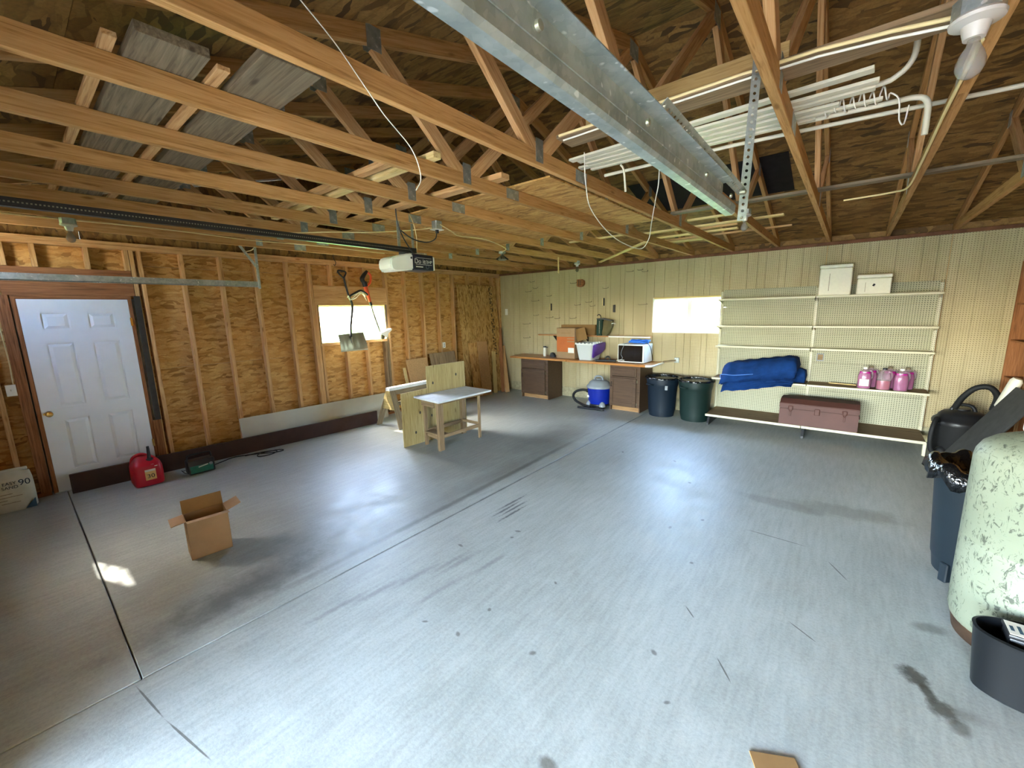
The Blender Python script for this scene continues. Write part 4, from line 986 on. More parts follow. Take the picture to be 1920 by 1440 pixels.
beam('lever_arm', (3.90, -.10, .87), (4.10, -.03, .90), .02, .03, m_greywood, t); box('lever_plate', 4.07, 4.15, -.03, 0, .86, .95, m_galv, t, .003)

# ---- blue shop vacuum
def shop_vac(name, x, y, s, body, lid, label, hose_pts, lower_mat, foot_mat):
    t = thing(name, (x, y, 0), label, 'vacuum')
    lathe('drum', [(.185*s, .055), (.195*s, .075), (.218*s, .36*s), (.224*s, .385*s)], (x, y, 0), body, t, 36)
    lathe('lid', [(.232*s, .37*s), (.236*s, .395*s), (.226*s, .42*s), (.195*s, .445*s), (.185*s, .47*s), (.150*s, .505*s), (.10*s, .52*s), (.06*s, .525*s), (.055*s, .54*s), (0, .545*s)], (x, y, 0), lid, t, 36, rf=lambda a, z: 1+.025*math.cos(3*a))
    tube('lid_handle', [(x-.10*s, y-.02, .47*s), (x-.06*s, y-.02, .575*s), (x+.06*s, y-.02, .575*s), (x+.10*s, y-.02, .47*s)], .018*s, lid, t, 8, 4)
    for a in (45, 135, 225, 315):
        ca, sa = math.cos(R(a)), math.sin(R(a)); px, py = x+.19*s*ca, y+.19*s*sa
        lathe('caster_foot', [(.062*s, .035), (.06*s, .06), (.045*s, .10*s), (.02*s, .125*s), (0, .128*s)], (px, py, 0), foot_mat, t, 18)
        c = lathe('caster', [(.0, -.014), (.022, -.014), (.024, 0), (.022, .014), (0, .014)], (px, py, .0245), m_black, t, 14, axis='y')
    lathe('base_ring', [(.19*s, .04), (.205*s, .045), (.205*s, .075), (.17*s, .08)], (x, y, 0), lower_mat, t, 32)
    tube('hose', hose_pts, .024, m_rubber, t, 10, 6)
    lathe('hose_port', [(.035, -.05), (.035, .02), (.03, .03), (0, .03)], (hose_pts[0][0], hose_pts[0][1], hose_pts[0][2]), m_black, t, 14, axis='x')
    return t
v1 = shop_vac('shop_vacuum', 2.865, -.52, 1.0, m_blue, m_grey_plastic, 'blue shop vacuum with grey lid on the floor under the counter', [(2.70, -.60, .30), (2.58, -.66, .315), (2.45, -.68, .27), (2.385, -.66, .18), (2.42, -.64, .09), (2.53, -.66, .05), (2.66, -.72, .035), (2.82, -.78, .03)], m_black, m_grey_plastic)
box('drum_label', 2.70, 2.755, -.682, -.655, .195, .228, m_white, v1)
solo(tube('floor_nozzle', [(2.60, -.86, .022), (2.75, -.845, .02), (2.90, -.84, .02), (3.06, -.83, .02), (3.11, -.80, .022)], .021, m_black, None, 10, 4), 'black vacuum floor tool lying in front of the blue shop vacuum', 'vacuum nozzle')

# ---- trash cans
def trash_can(x, y, mat, label, h=.668, r0=.20, r1=.268, name='trash_can', ribs=False, grp='round trash cans beside the counter', lip=True):
    t = thing(name, (x, y, 0), label, 'trash can', grp)
    prof = [(0, .012), (r0*.9, .012), (r0, 0), (r0+.003, .02), (r0+.02, .10), (r1-.025, h-.16), (r1-.022, h-.155), (r1-.012, h-.10), (r1-.006, h-.03), (r1+.012, h-.028), (r1+.016, h-.012), (r1+.008, h), (r1-.008, h-.002), (r1-.02, h-.05), (r0-.006, .03), (0, .03)]
    lathe('can_body', prof, (x, y, 0), mat, t, 40, rf=(lambda a, z: 1+(.012*math.cos(24*a) if .08 < z < h-.17 else 0)) if ribs else None)
    for s in (-1, 1):
        bm = bmesh.new(); tube_bm(bm, [(x+s*(r1-.02), y-.06, h-.12), (x+s*(r1+.03), y-.045, h-.11), (x+s*(r1+.035), y, h-.11), (x+s*(r1+.03), y+.045, h-.11), (x+s*(r1-.02), y+.06, h-.12)], .013, 8, 4); bmesh.ops.recalc_face_normals(bm, faces=bm.faces)
        obj('side_handle', bm, mat, t, smooth=True)
    t.rotation_euler = (0, 0, R(62))
    return t
tc = trash_can(4.035, -.475, m_blue_bin, 'dark blue round trash can, left of the two beside the counter')
t = box('sticker', 4.16, 4.20, -.712, -.690, .48, .55, m_grey_plastic, tc); 
tc2 = trash_can(4.58, -.49, m_green_bin, 'dark green round trash can, right of the two, next to the shelving', ribs=True)
for i, (x, y) in enumerate(((4.035, -.475), (4.58, -.49))):
    bm = bmesh.new(); lathe_bm(bm, [(.252, .62), (.258, .668), (.278, .675), (.286, .66), (.284, .645)], (x, y, 0), 48, rf=lambda a, z: 1+.012*math.sin(9*a+z*80)+.006*math.sin(23*a))
    bmesh.ops.solidify(bm, geom=list(bm.faces), thickness=.002) if False else None
    obj('liner_edge', bm, m_film, tc if i == 0 else tc2, smooth=True)

# ================================================================== STORE SHELVING
t = thing('store_shelving', (6.04, -.35, 0), 'cream steel store shelving unit with pegboard back against the right half of the back wall', 'shelving')
UX = (4.80, 6.04, 7.28)
for i, x in enumerate(UX):
    box('upright', x-.018, x+.018, -.085, -.02, 0, 2.06, m_cream_metal, t, .002)
    bm = bmesh.new()
    for k in range(74): 
        z = .22+.0254*k
        for dx in (-.009, .009): bbox(bm, x+dx-.002, x+dx+.002, -.0856, -.0848, z, z+.014)
    o = obj('slot_row', bm, m_black, t); o['kind'] = 'stuff'
for x0, x1 in ((UX[0]+.018, UX[1]-.018), (UX[1]+.018, UX[2]-.018)):
    for z0, z1 in ((.17, .58), (.58, .99), (.99, 1.40), (1.40, 1.81), (1.81, 2.085)):
        box('back_panel', x0, x1, -.062, -.05, z0+.001, z1-.001, m_peg_white, t, .001)
    for z, dp in ((1.935, .29), (1.525, .29), (1.212, .29), (.712, .39)):
        s = box('shelf', x0-.012, x1+.012, -.064-dp, -.062, z-.003, z, m_cream_metal if z > .8 else m_oldwood, t)
        box('front_lip', x0-.014, x1+.014, -.075-dp, -.064-dp, z-.022, z+.006, m_cream_metal, s, .003)
        for xx in (x0-.004, x1+.004):
            prism('shelf_bracket', [(-.062, z-.004), (-.062, z-.075), (-.10, z-.065), (-.06-dp, z-.022), (-.06-dp, z-.004)], 'x', xx-.002, xx+.002, m_cream_metal, s)
    s = box('base_shelf', x0-.012, x1+.012, -.715, -.062, .163, .170, m_oldwood, t)
    box('front_lip', x0-.014, x1+.014, -.728, -.714, .142, .176, m_cream_metal, s, .003)
for x, m in ((4.845, m_black), (6.065, m_black), (7.268, m_cream_metal)):
    prism('foot_bracket', [(-.02, 0), (-.72, 0), (-.72, .03), (-.66, .145), (-.66, .16), (-.02, .16)] if m is m_black else [(-.02, 0), (-.05, 0), (-.10, .10), (-.66, .13), (-.685, 0), (-.725, 0), (-.725, .16), (-.02, .16)], 'x', x-.014, x+.014, m, t)
tb = t
t = thing('peg_outlet', (6.15, -.064, 1.07), 'small grey outlet box in the pegboard above the blue blanket shelf', 'outlet')
box('outlet_box', 6.105, 6.19, -.068, -.0625, 1.015, 1.125, m_grey_plastic, t, .002); box('outlet_face', 6.118, 6.178, -.0705, -.067, 1.03, 1.11, m_oldwood, t)
def cooler(x0, x1, y0, y1, z0, z1, label, lidup):
    t = thing('foam_cooler', ((x0+x1)/2, (y0+y1)/2, z0), label, 'cooler', 'white foam coolers on top of the shelving')
    zl = z1-lidup
    box('cooler_body', x0, x1, y0, y1, z0, zl-.002, m_foam, t, .018, 3, True)
    box('cooler_lid', x0-.004, x1+.004, y0-.004, y1+.004, zl, z1, m_foam, t, .014, 3, True)
    return t
ck = cooler(6.055, 6.405, -.335, -.09, 1.9365, 2.345, 'taller white foam cooler standing on the top shelf', .045)
box('molded_groove', 6.165, 6.170, -.338, -.334, 2.0, 2.23, m_greywood, ck)
ck = cooler(6.46, 6.80, -.335, -.09, 1.9365, 2.19, 'shorter white foam cooler on the top shelf, right of the taller one', .045)
box('molded_groove', 6.545, 6.549, -.338, -.334, 1.97, 2.09, m_greywood, ck); lbox('dark_mark', (6.63, -.336, 2.055), .022, .004, .03, m_ink, ck, (0, R(30), 0))

# ---- folded blue blanket
t = thing('folded_blanket', (5.5, -.35, .715), 'thick folded blue blanket slumped over the fourth shelf', 'blanket')
random.seed(3)
def blanket_layer(name, x0, x1, y0, y1, zb0, zb1, th, mat, fold=.03, nx=30, ny=12, ph=0):
    bm = bmesh.new(); 
    def sag(x, y):
        over = max(0, -.455 - y)/.20; left = max(0, min(1, (5.75-x)/.6))
        s = -.20*over**.8*(.25+.75*left) - .10*max(0, (5.05-x)/.15)*(.3 if y > -.45 else .8)
        return s
    top, bot = [], []
    for j in range(ny+1):
        v = j/ny; rt, rb = [], []
        for i in range(nx+1):
            u = i/nx; x = x0+(x1-x0)*u; y = y0+(y1-y0)*v
            e = min(1, u/.07, (1-u)/.07, v/.16, (1-v)/.16); e = math.sqrt(max(0, 1-(1-e)**2))
            zb = zb0 + (zb1-zb0)*u; b = zb + sag(x, y)
            tt = th*((.80+.20*math.sin(u*3.1)) if name != 'top_fold' else (.50+.62*u-.10*max(0, u-.85)/.15))
            wv = .006*math.sin(x*37+y*15+ph)+.005*math.sin(y*60+ph*2+x*9)
            rt.append(bm.verts.new((x, y + .006*math.sin(x*30+ph), b+tt*.5+tt*.5*e+wv))); rb.append(bm.verts.new((x, y + .006*math.sin(x*30+ph), b+tt*.5-tt*.5*e+wv*.3)))
        top.append(rt); bot.append(rb)
    for j in range(ny):
        for i in range(nx):
            bm.faces.new((top[j][i], top[j][i+1], top[j+1][i+1], top[j+1][i])); bm.faces.new((bot[j][i], bot[j+1][i], bot[j+1][i+1], bot[j][i+1]))
    for j in range(ny):
        bm.faces.new((top[j][0], top[j+1][0], bot[j+1][0], bot[j][0])); bm.faces.new((top[j][nx], bot[j][nx], bot[j+1][nx], top[j+1][nx]))
    for i in range(nx):
        bm.faces.new((top[0][i], bot[0][i], bot[0][i+1], top[0][i+1])); bm.faces.new((top[ny][i], top[ny][i+1], bot[ny][i+1], bot[ny][i]))
    bmesh.ops.recalc_face_normals(bm, faces=bm.faces)
    return obj(name, bm, mat, t, smooth=True, ang=70)
zz = .716
for i, th in enumerate((.036, .036, .034, .034)):
    blanket_layer('fold_layer', 4.985+.012*i+random.uniform(-.01, .01), 5.88+.01*i, -.625+.008*i+random.uniform(-.006, .006), -.10, zz, zz, th, m_cloth, ph=i*1.7); zz += th*.93
blanket_layer('top_fold', 4.95, 5.93, -.640, -.09, zz-.03, zz-.02, .255, m_cloth, ph=4, nx=40, ny=16)
blanket_layer('back_fold', 5.84, 6.02, -.40, -.10, .716, .716, .20, m_cloth, ph=6, nx=14)
tube('hem', [(4.975, -.60, .70), (4.955, -.58, .775), (5.0, -.615, .80), (5.15, -.625, .80), (5.4, -.625, .835)], .006, m_cloth_edge, t, 6)

# ---- brown steel chest
t = thing('tool_chest', (6.2, -.5, .17), 'long dull brown tool chest with three latches on the bottom shelf', 'tool chest')
prism('chest_body', [(-.712, .1715), (-.712, .40), (-.25, .40), (-.25, .1715)], 'x', 5.775, 6.64, m_chest, t, .006)
ld = prism('chest_lid', [(-.715, .403), (-.715, .472), (-.60, .525), (-.36, .525), (-.247, .472), (-.247, .403)], 'x', 5.772, 6.643, m_chest, t, .006)
for x in (5.905, 6.495):
    la = box('latch', x-.028, x+.028, -.726, -.713, .385, .445, m_chest, t, .004); tube('latch_bail', [(x-.02, -.728, .43), (x, -.735, .44), (x+.02, -.728, .43), (x+.012, -.73, .37), (x-.012, -.73, .37), (x-.02, -.728, .43)], .004, m_chest, la, 6, 2)
    box('latch_tongue', x-.010, x+.010, -.724, -.712, .30, .385, m_chest, la, .003)
la = box('lock_hasp', 6.175, 6.235, -.730, -.713, .345, .43, m_chest, t, .006); lathe('lock_knob', [(.020, -.018), (.016, -.006), (.016, .0)], (6.205, -.730, .385), m_chest, la, 16, axis='y')
box('side_handle', 6.643, 6.655, -.56, -.42, .32, .35, m_chest, t, .004)

# ---- jugs on the fourth shelf
def jug(x, y, label, fill, liquid, cap, lab=False):
    t = thing('plastic_jug', (x, y, .713), label, 'jug', 'plastic jugs on the fourth shelf')
    z0 = .7135
    S_ = [(0, .058, .058), (.008, .069, .069), (.10, .072, .072), (.165, .071, .071), (.20, .062, .062), (.235, .040, .040), (.25, .024, .024), (.262, .021, .021)]
    loft('jug_body', [(z0+z, x, y, a, b) for z, a, b in S_], m_jug, t, 28, 3.2)
    top = z0+.262*fill+.0; L = []
    for z, a, b in S_:
        if z <= fill*.235: L.append((z0+z+.003, x, y, a-.003, b-.003))
    L.append((z0+fill*.235+.004, x, y, L[-1][3]-.002, L[-1][4]-.002))
    loft('liquid', L, liquid, t, 28, 3.2)
    lathe('cap', [(.023, 0), (.024, .022), (.020, .026), (0, .026)], (x, y, z0+.258), cap, t, 18)
    tube('grip', [(x+.045, y, z0+.235), (x+.068, y, z0+.22), (x+.073, y, z0+.16), (x+.06, y, z0+.12)], .012, m_jug, t, 8)
    if lab: box('label', x-.05, x+.045, y-.0735, y-.0715, z0+.04, z0+.13, m_paper, t)
jug(6.655, -.375, 'front jug of magenta fluid with white cap and paper label, left end', .95, m_pink, m_white, True)
jug(6.715, -.215, 'rear jug of magenta fluid standing behind the labelled front jug', .95, m_pink, m_greywood)
jug(6.845, -.370, 'half empty front jug with black cap between two magenta jugs', .50, m_rose, m_black)
jug(6.905, -.205, 'rear jug of magenta fluid behind the half empty black-capped jug', .95, m_pink, m_greywood)
jug(7.010, -.365, 'front jug of magenta fluid with white cap at the right end, no label', .95, m_pink, m_white)
jug(7.075, -.195, 'rearmost right jug of magenta fluid beside the shelving upright', .95, m_pink, m_greywood)
solo(beam('thin_stick', (6.28, -.16, .721), (6.58, -.20, .721), .02, .014, m_pale), 'thin pale stick lying on the fourth shelf left of the jugs', 'stick')

# ================================================================== RIGHT SIDE
t = thing('bookshelf', (8.07, -.45, 0), 'dark brown wooden shelf rack against the right wall with orange front edge', 'shelf rack')
for y, m in ((-.045, m_red), (-.83, m_toekick)):
    beam('end_panel', (8.07, y, 0), (8.07, y, 2.26), .32, .022, m_red, t, up=(0, 1, 0)); beam('edge_strip', (7.913, y, 0), (7.913, y, 2.26), .026, .024, m, t, up=(1, 0, 0))
for z in (.12, .50, .93, 1.36, 1.78, 2.24): beam('shelf', (8.07, -.055, z), (8.07, -.82, z), .31, .02, m_red, t)
box('back_board', 8.225, 8.235, -.84, -.035, 0, 2.26, m_brownboard, t)
# ---- black shop vacuum near the corner
v2 = shop_vac('shop_vacuum', 7.56, -.52, 1.08, m_rubber, m_black, 'black shop vacuum in the right back corner beside the shelving', [(7.36, -.66, .42), (7.33, -.74, .48), (7.30, -.82, .40), (7.29, -.84, .25), (7.32, -.82, .10), (7.45, -.84, .04), (7.6, -.86, .03)], m_black, m_black)
tube('second_hose', [(7.48, -.60, .60), (7.52, -.66, .74), (7.60, -.70, .86), (7.70, -.72, .88), (7.77, -.70, .78), (7.76, -.66, .62)], .030, m_rubber, v2, 10)
solo(loft('foam_roll', [(-.17, 0, 0, .03, .06), (-.15, 0, 0, .045, .075), (.15, 0, 0, .045, .075), (.18, 0, 0, .03, .06)], m_foam, None, 24, 2.6, (7.81, -.86, .84), (R(4), R(14), 0)), 'white foam roll standing up behind the leaning dark slab', 'foam roll')
t = solo(lbox('dark_slab', (7.60, -1.28, .47), 1.06, .62, .02, m_slate, None, (0, R(-61), R(3)), .003), 'dark grey slab leaning by the black shop vacuum behind the lined bin', 'slab')
# ---- lined wheeled bin
bx, by = 7.235, -3.66
t = thing('wheeled_bin', (bx, by, 0), 'tall slate blue round bin with black liner behind the rusty tank', 'trash can')
lathe('bin_body', [(0, .03), (.19, .03), (.205, .035), (.215, .12), (.222, .14), (.262, .72), (.264, .735), (.275, .74), (.280, .765), (.272, .775), (.255, .77), (.25, .70), (.20, .05), (0, .05)], (bx, by, 0), m_grey_bin, t, 40)
for a in (222, 318): 
    px, py = bx+.205*math.cos(R(a)), by+.205*math.sin(R(a))
    lbox('wheel_block', (px, py, .065), .06, .05, .13, m_grey_bin, t, (0, 0, R(a)), .006)
lbox('side_handle', (bx-.07, by-.275, .66), .09, .045, .11, m_black, t, (0, 0, R(15)), .008)
random.seed(21)
bm = bmesh.new()
def lf(a, z): return 1 + (.05*math.sin(5*a+1)+.03*math.sin(11*a+z*30)+.02*math.sin(19*a))*(1 if z < .80 else .6)
lathe_bm(bm, [(.16, .70), (.235, .755), (.262, .792), (.285, .790), (.305, .75), (.315, .69)], (bx, by, 0), 64, rf=lf)
for f in [f for f in bm.faces if len(f.verts) > 4]:
    if f.calc_center_median().z > .68 and all(abs(v.co.z-.69) < .01 for v in f.verts): bmesh.ops.delete(bm, geom=[f], context='FACES_ONLY'); break
for v in bm.verts:
    a = math.atan2(v.co.y-by, v.co.x-bx); v.co.z += .018*math.sin(7*a)+.012*math.sin(13*a+2)
    if v.co.z < .74 and v.co.y < by: v.co.z += .02*math.sin(9*a)
obj('bin_liner', bm, m_film, t, smooth=True, ang=180)
# ---- rusty pale tank
tx, ty = 7.325, -4.295
t = thing('propane_tank', (tx, ty, 0), 'large pale scuffed steel gas tank with rusty foot at the right edge', 'tank')
def arc(r0, z0, r1, z1, n=8): return [(r0+(r1-r0)*(1-math.cos(math.pi/2*i/n)), z0+(z1-z0)*math.sin(math.pi/2*i/n)) for i in range(1, n+1)]
prof = [(.24, .06), (.275, .06), (.294, .09), (.304, .13), (.305, .56), (.302, .565), (.302, .572), (.305, .577), (.305, 1.0)]
prof += [(.299, 1.04), (.280, 1.08), (.24, 1.115), (.17, 1.145), (.09, 1.162), (0, 1.168)]
lathe('tank_body', prof, (tx, ty, 0), m_tank, t, 56)
lathe('foot_ring', [(.268, .0), (.276, .0), (.290, .09), (.282, .09)], (tx, ty, 0), m_ring, t, 48)
lathe('collar_ring', [(.085, 1.155), (.10, 1.155), (.10, 1.26), (.088, 1.26), (.085, 1.155)], (tx, ty, 0), m_tank, t, 28)
vv = lathe('valve', [(.03, 1.17), (.03, 1.22), (.045, 1.225), (.045, 1.25), (.02, 1.26), (.05, 1.275), (.05, 1.295), (0, 1.30)], (tx-.02, ty, 0), m_brass, t, 18)
lbox('white_cap', (tx-.125, ty-.06, 1.205), .07, .07, .06, m_white, t, (0, 0, R(20)), .012, 2, True)
# ---- dark tub with an old battery
ux, uy = 7.345, -4.765
t = thing('dark_tub', (ux, uy, 0), 'dark oval rubber tub beside the foot of the tank, cut off by the right edge', 'tub')
bm = bmesh.new()
loft_bm(bm, [(0, ux, uy, .275, .105), (.01, ux, uy, .292, .115), (.29, ux, uy, .315, .138), (.31, ux, uy, .320, .142), (.315, ux, uy, .308, .130), (.29, ux, uy, .300, .124), (.03, ux, uy, .278, .105)], 48, 2.4)
obj('tub_body', bm, m_tub, t, smooth=True)
t = thing('car_battery', (7.21, -4.765, .04), 'black car battery with printed white label standing in the dark tub', 'battery')
box('battery_case', 7.13, 7.33, -4.822, -4.705, .04, .318, m_black, t, .008, 2, True); box('battery_lid', 7.125, 7.335, -4.827, -4.70, .318, .338, m_black, t, .006, 2, True)
lb = box('printed_label', 7.13, 7.29, -4.82, -4.71, .3385, .340, m_paper, t)
for i in range(6): lbox('print_bar', (7.145+.025*i, -4.768, .3404), .012, .04+.02*(i % 3), .0006, m_bagblue, lb)
solo(lbox('rust_brown_rag', (7.46, -4.77, .21), .16, .12, .14, m_red, None, (R(10), R(12), R(20)), .03, 3, True), 'rust brown rag stuffed beside the battery in the dark tub', 'rag')
solo(tube('white_cable', [(7.22, -4.872, .318), (7.26, -4.885, .335), (7.32, -4.90, .322), (7.36, -4.905, .318), (7.42, -4.89, .325)], .007, m_wirewhite), 'short white cord hanging over the rim of the dark tub', 'cord')
solo(lbox('cardboard_scrap', (6.40, -5.84, .004), .17, .20, .006, m_card_in, None, (0, 0, R(28)), .001), 'small brown cardboard scrap on the floor at the bottom edge', 'cardboard')

# ================================================================== CEILING THINGS
ZT = ZP+.0895
# ---- strand board sheets lying on the bottom chords
for i, (x0, x1, y0, y1) in enumerate(((2.24, 4.66, -4.83, -2.78), (-.0+.02, 2.235, -4.80, -2.74))):
    bm = bmesh.new(); bbox(bm, -(x1-x0)/2, (x1-x0)/2, -(y1-y0)/2, (y1-y0)/2, 0, .012)
    solo(obj('strand_board_sheet', bm, m_osb, None, ((x0+x1)/2, (y0+y1)/2, ZT+.001)), ('strand board sheet laid on the truss chords above the middle of the room', 'strand board sheet laid on the truss chords above the left window')[i], 'strand board')
def flat(name, x0, x1, y, w, h, mat, label, cat='lumber', z=ZT+.001, dy=0, group=None):
    return solo(beam(name, (x0, y-dy/2, z+h/2), (x1, y+dy/2, z+h/2), w, h, mat), label, cat, group)
flat('attic_plank', .30, 4.50, -6.955, .215, .036, m_greywood, 'wide grey weathered plank across the chords, nearest the front wall')
flat('attic_plank', .30, 4.68, -6.625, .215, .036, m_greywood, 'second wide grey plank across the chords beside the first')
flat('pale_lath', .20, 4.40, -7.11, .04, .02, m_stud, 'pale lath in front of the first grey plank on the chords')
flat('pale_lath', .20, 4.45, -6.79, .045, .02, m_stud, 'pale lath between the two wide grey planks on the chords')
flat('spare_stud', 2.2, 4.40, -5.02, .089, .038, m_stud, 'spare stud lying on the chords along the edge of the strand board')
flat('spare_stud', 1.9, 4.35, -5.62, .06, .038, m_pale, 'pale spare stud crossing the webs left of the strand board')
flat('spare_stud', 2.0, 4.15, -5.75, .06, .038, m_stud, 'tan spare stud crossing the webs beside the pale one')
flat('grey_brace', 4.90, 8.24, -2.93, .09, .022, m_greywood, 'long grey board lying across the chords above the store shelving', z=ZT+.001)
for x0, x1, y, w, m, lb in ((4.92, 5.50, -2.46, .05, m_pale, 'short pale strip on the chords just beyond the grey brace'), (4.20, 5.78, -2.02, .07, m_pale, 'long yellow strip on the chords reaching past the hanging lamp'),
                            (4.86, 5.30, -1.84, .05, m_stud, 'short tan strip on the chords beside the long yellow strip'), (4.22, 5.25, -1.55, .07, m_pale, 'pale strip on the chords, third from the grey brace'),
                            (4.25, 5.78, -1.25, .04, m_stud, 'thin tan strip on the chords, second from the pegboard wall'), (4.20, 4.75, -1.02, .11, m_pale, 'broad yellow offcut on the chords nearest the pegboard wall'),
                            (3.20, 4.10, -2.15, .05, m_pale, 'pale strip on the chords beyond the strand board sheet')):
    flat('attic_strip', x0, x1, y, w, .02, m, lb, 'lumber', group='lumber strips lying on the chords')
solo(beam('slanted_stick', (2.83, -.50, 2.662), (4.30, -2.10, 2.664), .05, .020, m_pale), 'pale stick nailed slantwise under the chords near the pegboard wall', 'stick')
solo(beam('drop_lath', (2.46, -1.30, 2.45), (2.46, -1.30, 2.72), .03, .012, m_pale, up=(1, 0, 0)), 'short lath hanging straight down from the chords near the corner', 'lath')

# ---- board, trims and pipes above the door track
solo(beam('cable_board', (5.06, -5.28, ZT+.010), (6.74, -5.29, ZT+.010), .165, .019, m_oldwood), 'grey board on the chords carrying the lamp cable above the door track', 'board')
solo(beam('edge_board', (5.15, -5.18, ZT+.095), (6.13, -5.18, ZT+.095), .022, .14, m_tan), 'tan board standing on edge behind the hanging perforated angle', 'board')
random.seed(4)
trim_lab = ['white plastic trim at the front of the bundle above the door track', 'white plastic trim second in the bundle above the door track', 'white plastic trim in the middle of the bundle above the door track',
            'white plastic trim fourth in the bundle, reaching furthest left', 'white plastic trim at the back of the bundle above the door track', 'short white plastic trim on top of the bundle']
for i, (x0, x1, y, w, dy) in enumerate(((4.93, 6.42, -5.02, .05, -.06), (4.96, 6.44, -4.93, .045, .02), (4.98, 6.43, -4.86, .045, .02), (4.90, 6.30, -4.79, .05, .06), (4.95, 6.46, -4.72, .03, .06), (5.3, 6.2, -4.66, .035, .04))):
    solo(beam('plastic_trim', (x0, y-dy/2, ZT+.008), (x1, y+dy/2, ZT+.008), w, .014, m_oldwhite), trim_lab[i], 'trim', 'white plastic trims on the chords')
solo(tube('white_conduit', [(4.95, -4.55, ZT+.012), (5.8, -4.53, ZT+.012), (6.7, -4.43, ZT+.012), (7.3, -4.36, ZT+.012), (8.2, -4.25, ZT+.012)], .011, m_oldwhite, None, 8, 2), 'long thin white conduit crossing the chords to the right wall', 'pipe')
solo(tube('white_conduit', [(5.9, -4.84, ZT+.022), (6.40, -4.82, ZT+.026), (6.50, -4.83, ZT+.04), (6.545, -4.84, ZT+.09), (6.55, -4.85, ZT+.17)], .012, m_oldwhite, None, 8, 4), 'white conduit ending in an upward bend beside the big lamp', 'pipe')
solo(tube('white_conduit', [(5.9, -4.66, ZT+.012), (6.45, -4.60, ZT+.012), (6.58, -4.585, ZT+.012), (6.625, -4.58, ZT-.02), (6.63, -4.575, ZT-.10), (6.63, -4.57, ZT-.16)], .013, m_oldwhite, None, 8, 4), 'white conduit ending in a downward bend beside the big lamp', 'pipe')
solo(tube('white_conduit', [(5.15, -4.72, ZT-.0), (5.165, -4.70, ZT-.03), (5.165, -4.66, ZT-.16)], .007, m_oldwhite, None, 8, 3), 'short white pipe end pointing down beside the door track', 'pipe')
pts = [(6.10, -4.78, ZT+.02)]
for i in range(60):
    a = i*.75; pts.append((6.22+.0045*i, -4.70+.035*math.cos(a)+.02*math.sin(i*.31), ZT+.02+.030*math.sin(a)))
pts += [(6.52, -4.65, ZT), (6.53, -4.62, ZT-.08), (6.55, -4.60, ZT-.10), (6.56, -4.60, ZT-.02)]
solo(tube('rope_coil', pts, .0035, m_wirewhite, None, 5, 3), 'thin pale string wound loosely around the white conduits', 'string')
solo(tube('lamp_cable', [(5.08, -5.365, ZT+.012), (5.7, -5.365, ZT+.010), (6.25, -5.375, ZT+.004), (6.60, -5.46, ZP+.018)], .007, m_wire, None, 8, 2), 'yellowish cable along the grey board to the big porcelain lamp', 'cable')
solo(tube('lamp_cable', [(5.09, -5.335, ZT-.006), (5.7, -5.35, ZT-.006), (6.25, -5.36, ZT-.012), (6.60, -5.46, ZP-.004)], .005, m_wirewhite, None, 8, 2), 'white cable under the grey board to the big porcelain lamp', 'cable')
solo(tube('chord_cable', [(6.69, -5.30, ZP-.008), (6.685, -4.6, ZP-.008), (6.688, -3.8, ZP-.010), (6.68, -3.1, ZP-.012), (6.60, -2.9, ZP+.0), (6.3, -2.86, ZP-.0)], .007, m_wire), 'cream cable under the truss chord below the big porcelain lamp', 'cable')
solo(tube('loop_cable', [(5.08, -5.08, ZT), (5.02, -4.95, 2.62), (4.96, -4.75, 2.50), (4.92, -4.30, 2.38), (4.88, -3.70, 2.36), (4.98, -3.75, 2.42), (5.10, -4.0, 2.52), (5.24, -4.30, 2.62), (5.30, -4.42, 2.68), (5.31, -4.44, ZT+.01)], .0035, m_wirewhite), 'white cable hanging in a deep loop left of the door track', 'cable')
solo(tube('thin_wire', [(4.90, -6.80, 2.95), (4.902, -6.69, 2.87), (4.905, -6.58, 2.79), (4.908, -6.47, 2.685), (4.905, -6.385, 2.61), (4.90, -6.255, 2.52), (4.895, -6.21, 2.42), (4.89, -6.237, 2.36)], .0022, m_wirewhite), 'thin white wire dangling across the near truss chords', 'wire')

solo(box('blue_strip', 5.5125, 5.517, -3.43, -3.365, 3.655, 3.80, m_blue, None, .001), 'small blue strip stuck on the truss high above the perforated hanger', 'tape')

# ---- galvanised door tracks
def tk(x, z): return (6.4388+(x-6.4388)*.794, 1.8215+(z-1.8215)*.794)
t = thing('door_track', (6.0, -6.6, 2.2), 'big galvanised door track running across the ceiling from above the camera', 'door track')
prof = [(5.866, 2.300), (5.866, 2.312), (5.870, 2.312), (5.870, 2.304), (5.897, 2.304), (5.907, 2.312), (5.910, 2.342), (5.904, 2.352), (5.870, 2.356), (5.870, 2.360), (5.906, 2.356), (5.914, 2.344), (5.911, 2.310), (5.900, 2.300)]
prism('roller_track', [tk(*q_) for q_ in prof], 'y', -7.93, -5.475, m_galv, t)
prism('reinforcing_angle', [tk(*q_) for q_ in ((5.915, 2.338), (5.918, 2.338), (5.918, 2.388), (5.962, 2.391), (5.962, 2.394), (5.915, 2.392))], 'y', -7.93, -5.72, m_galv, t)
for y in (-7.18, -6.9, -6.46, -5.95, -5.6): lathe('track_bolt', [(.009, 0), (.008, .006), (.004, .008), (0, .009)], (tk(5.918, 0)[0], y, tk(0, 2.362)[1]), m_alum, t, 12, axis='x')
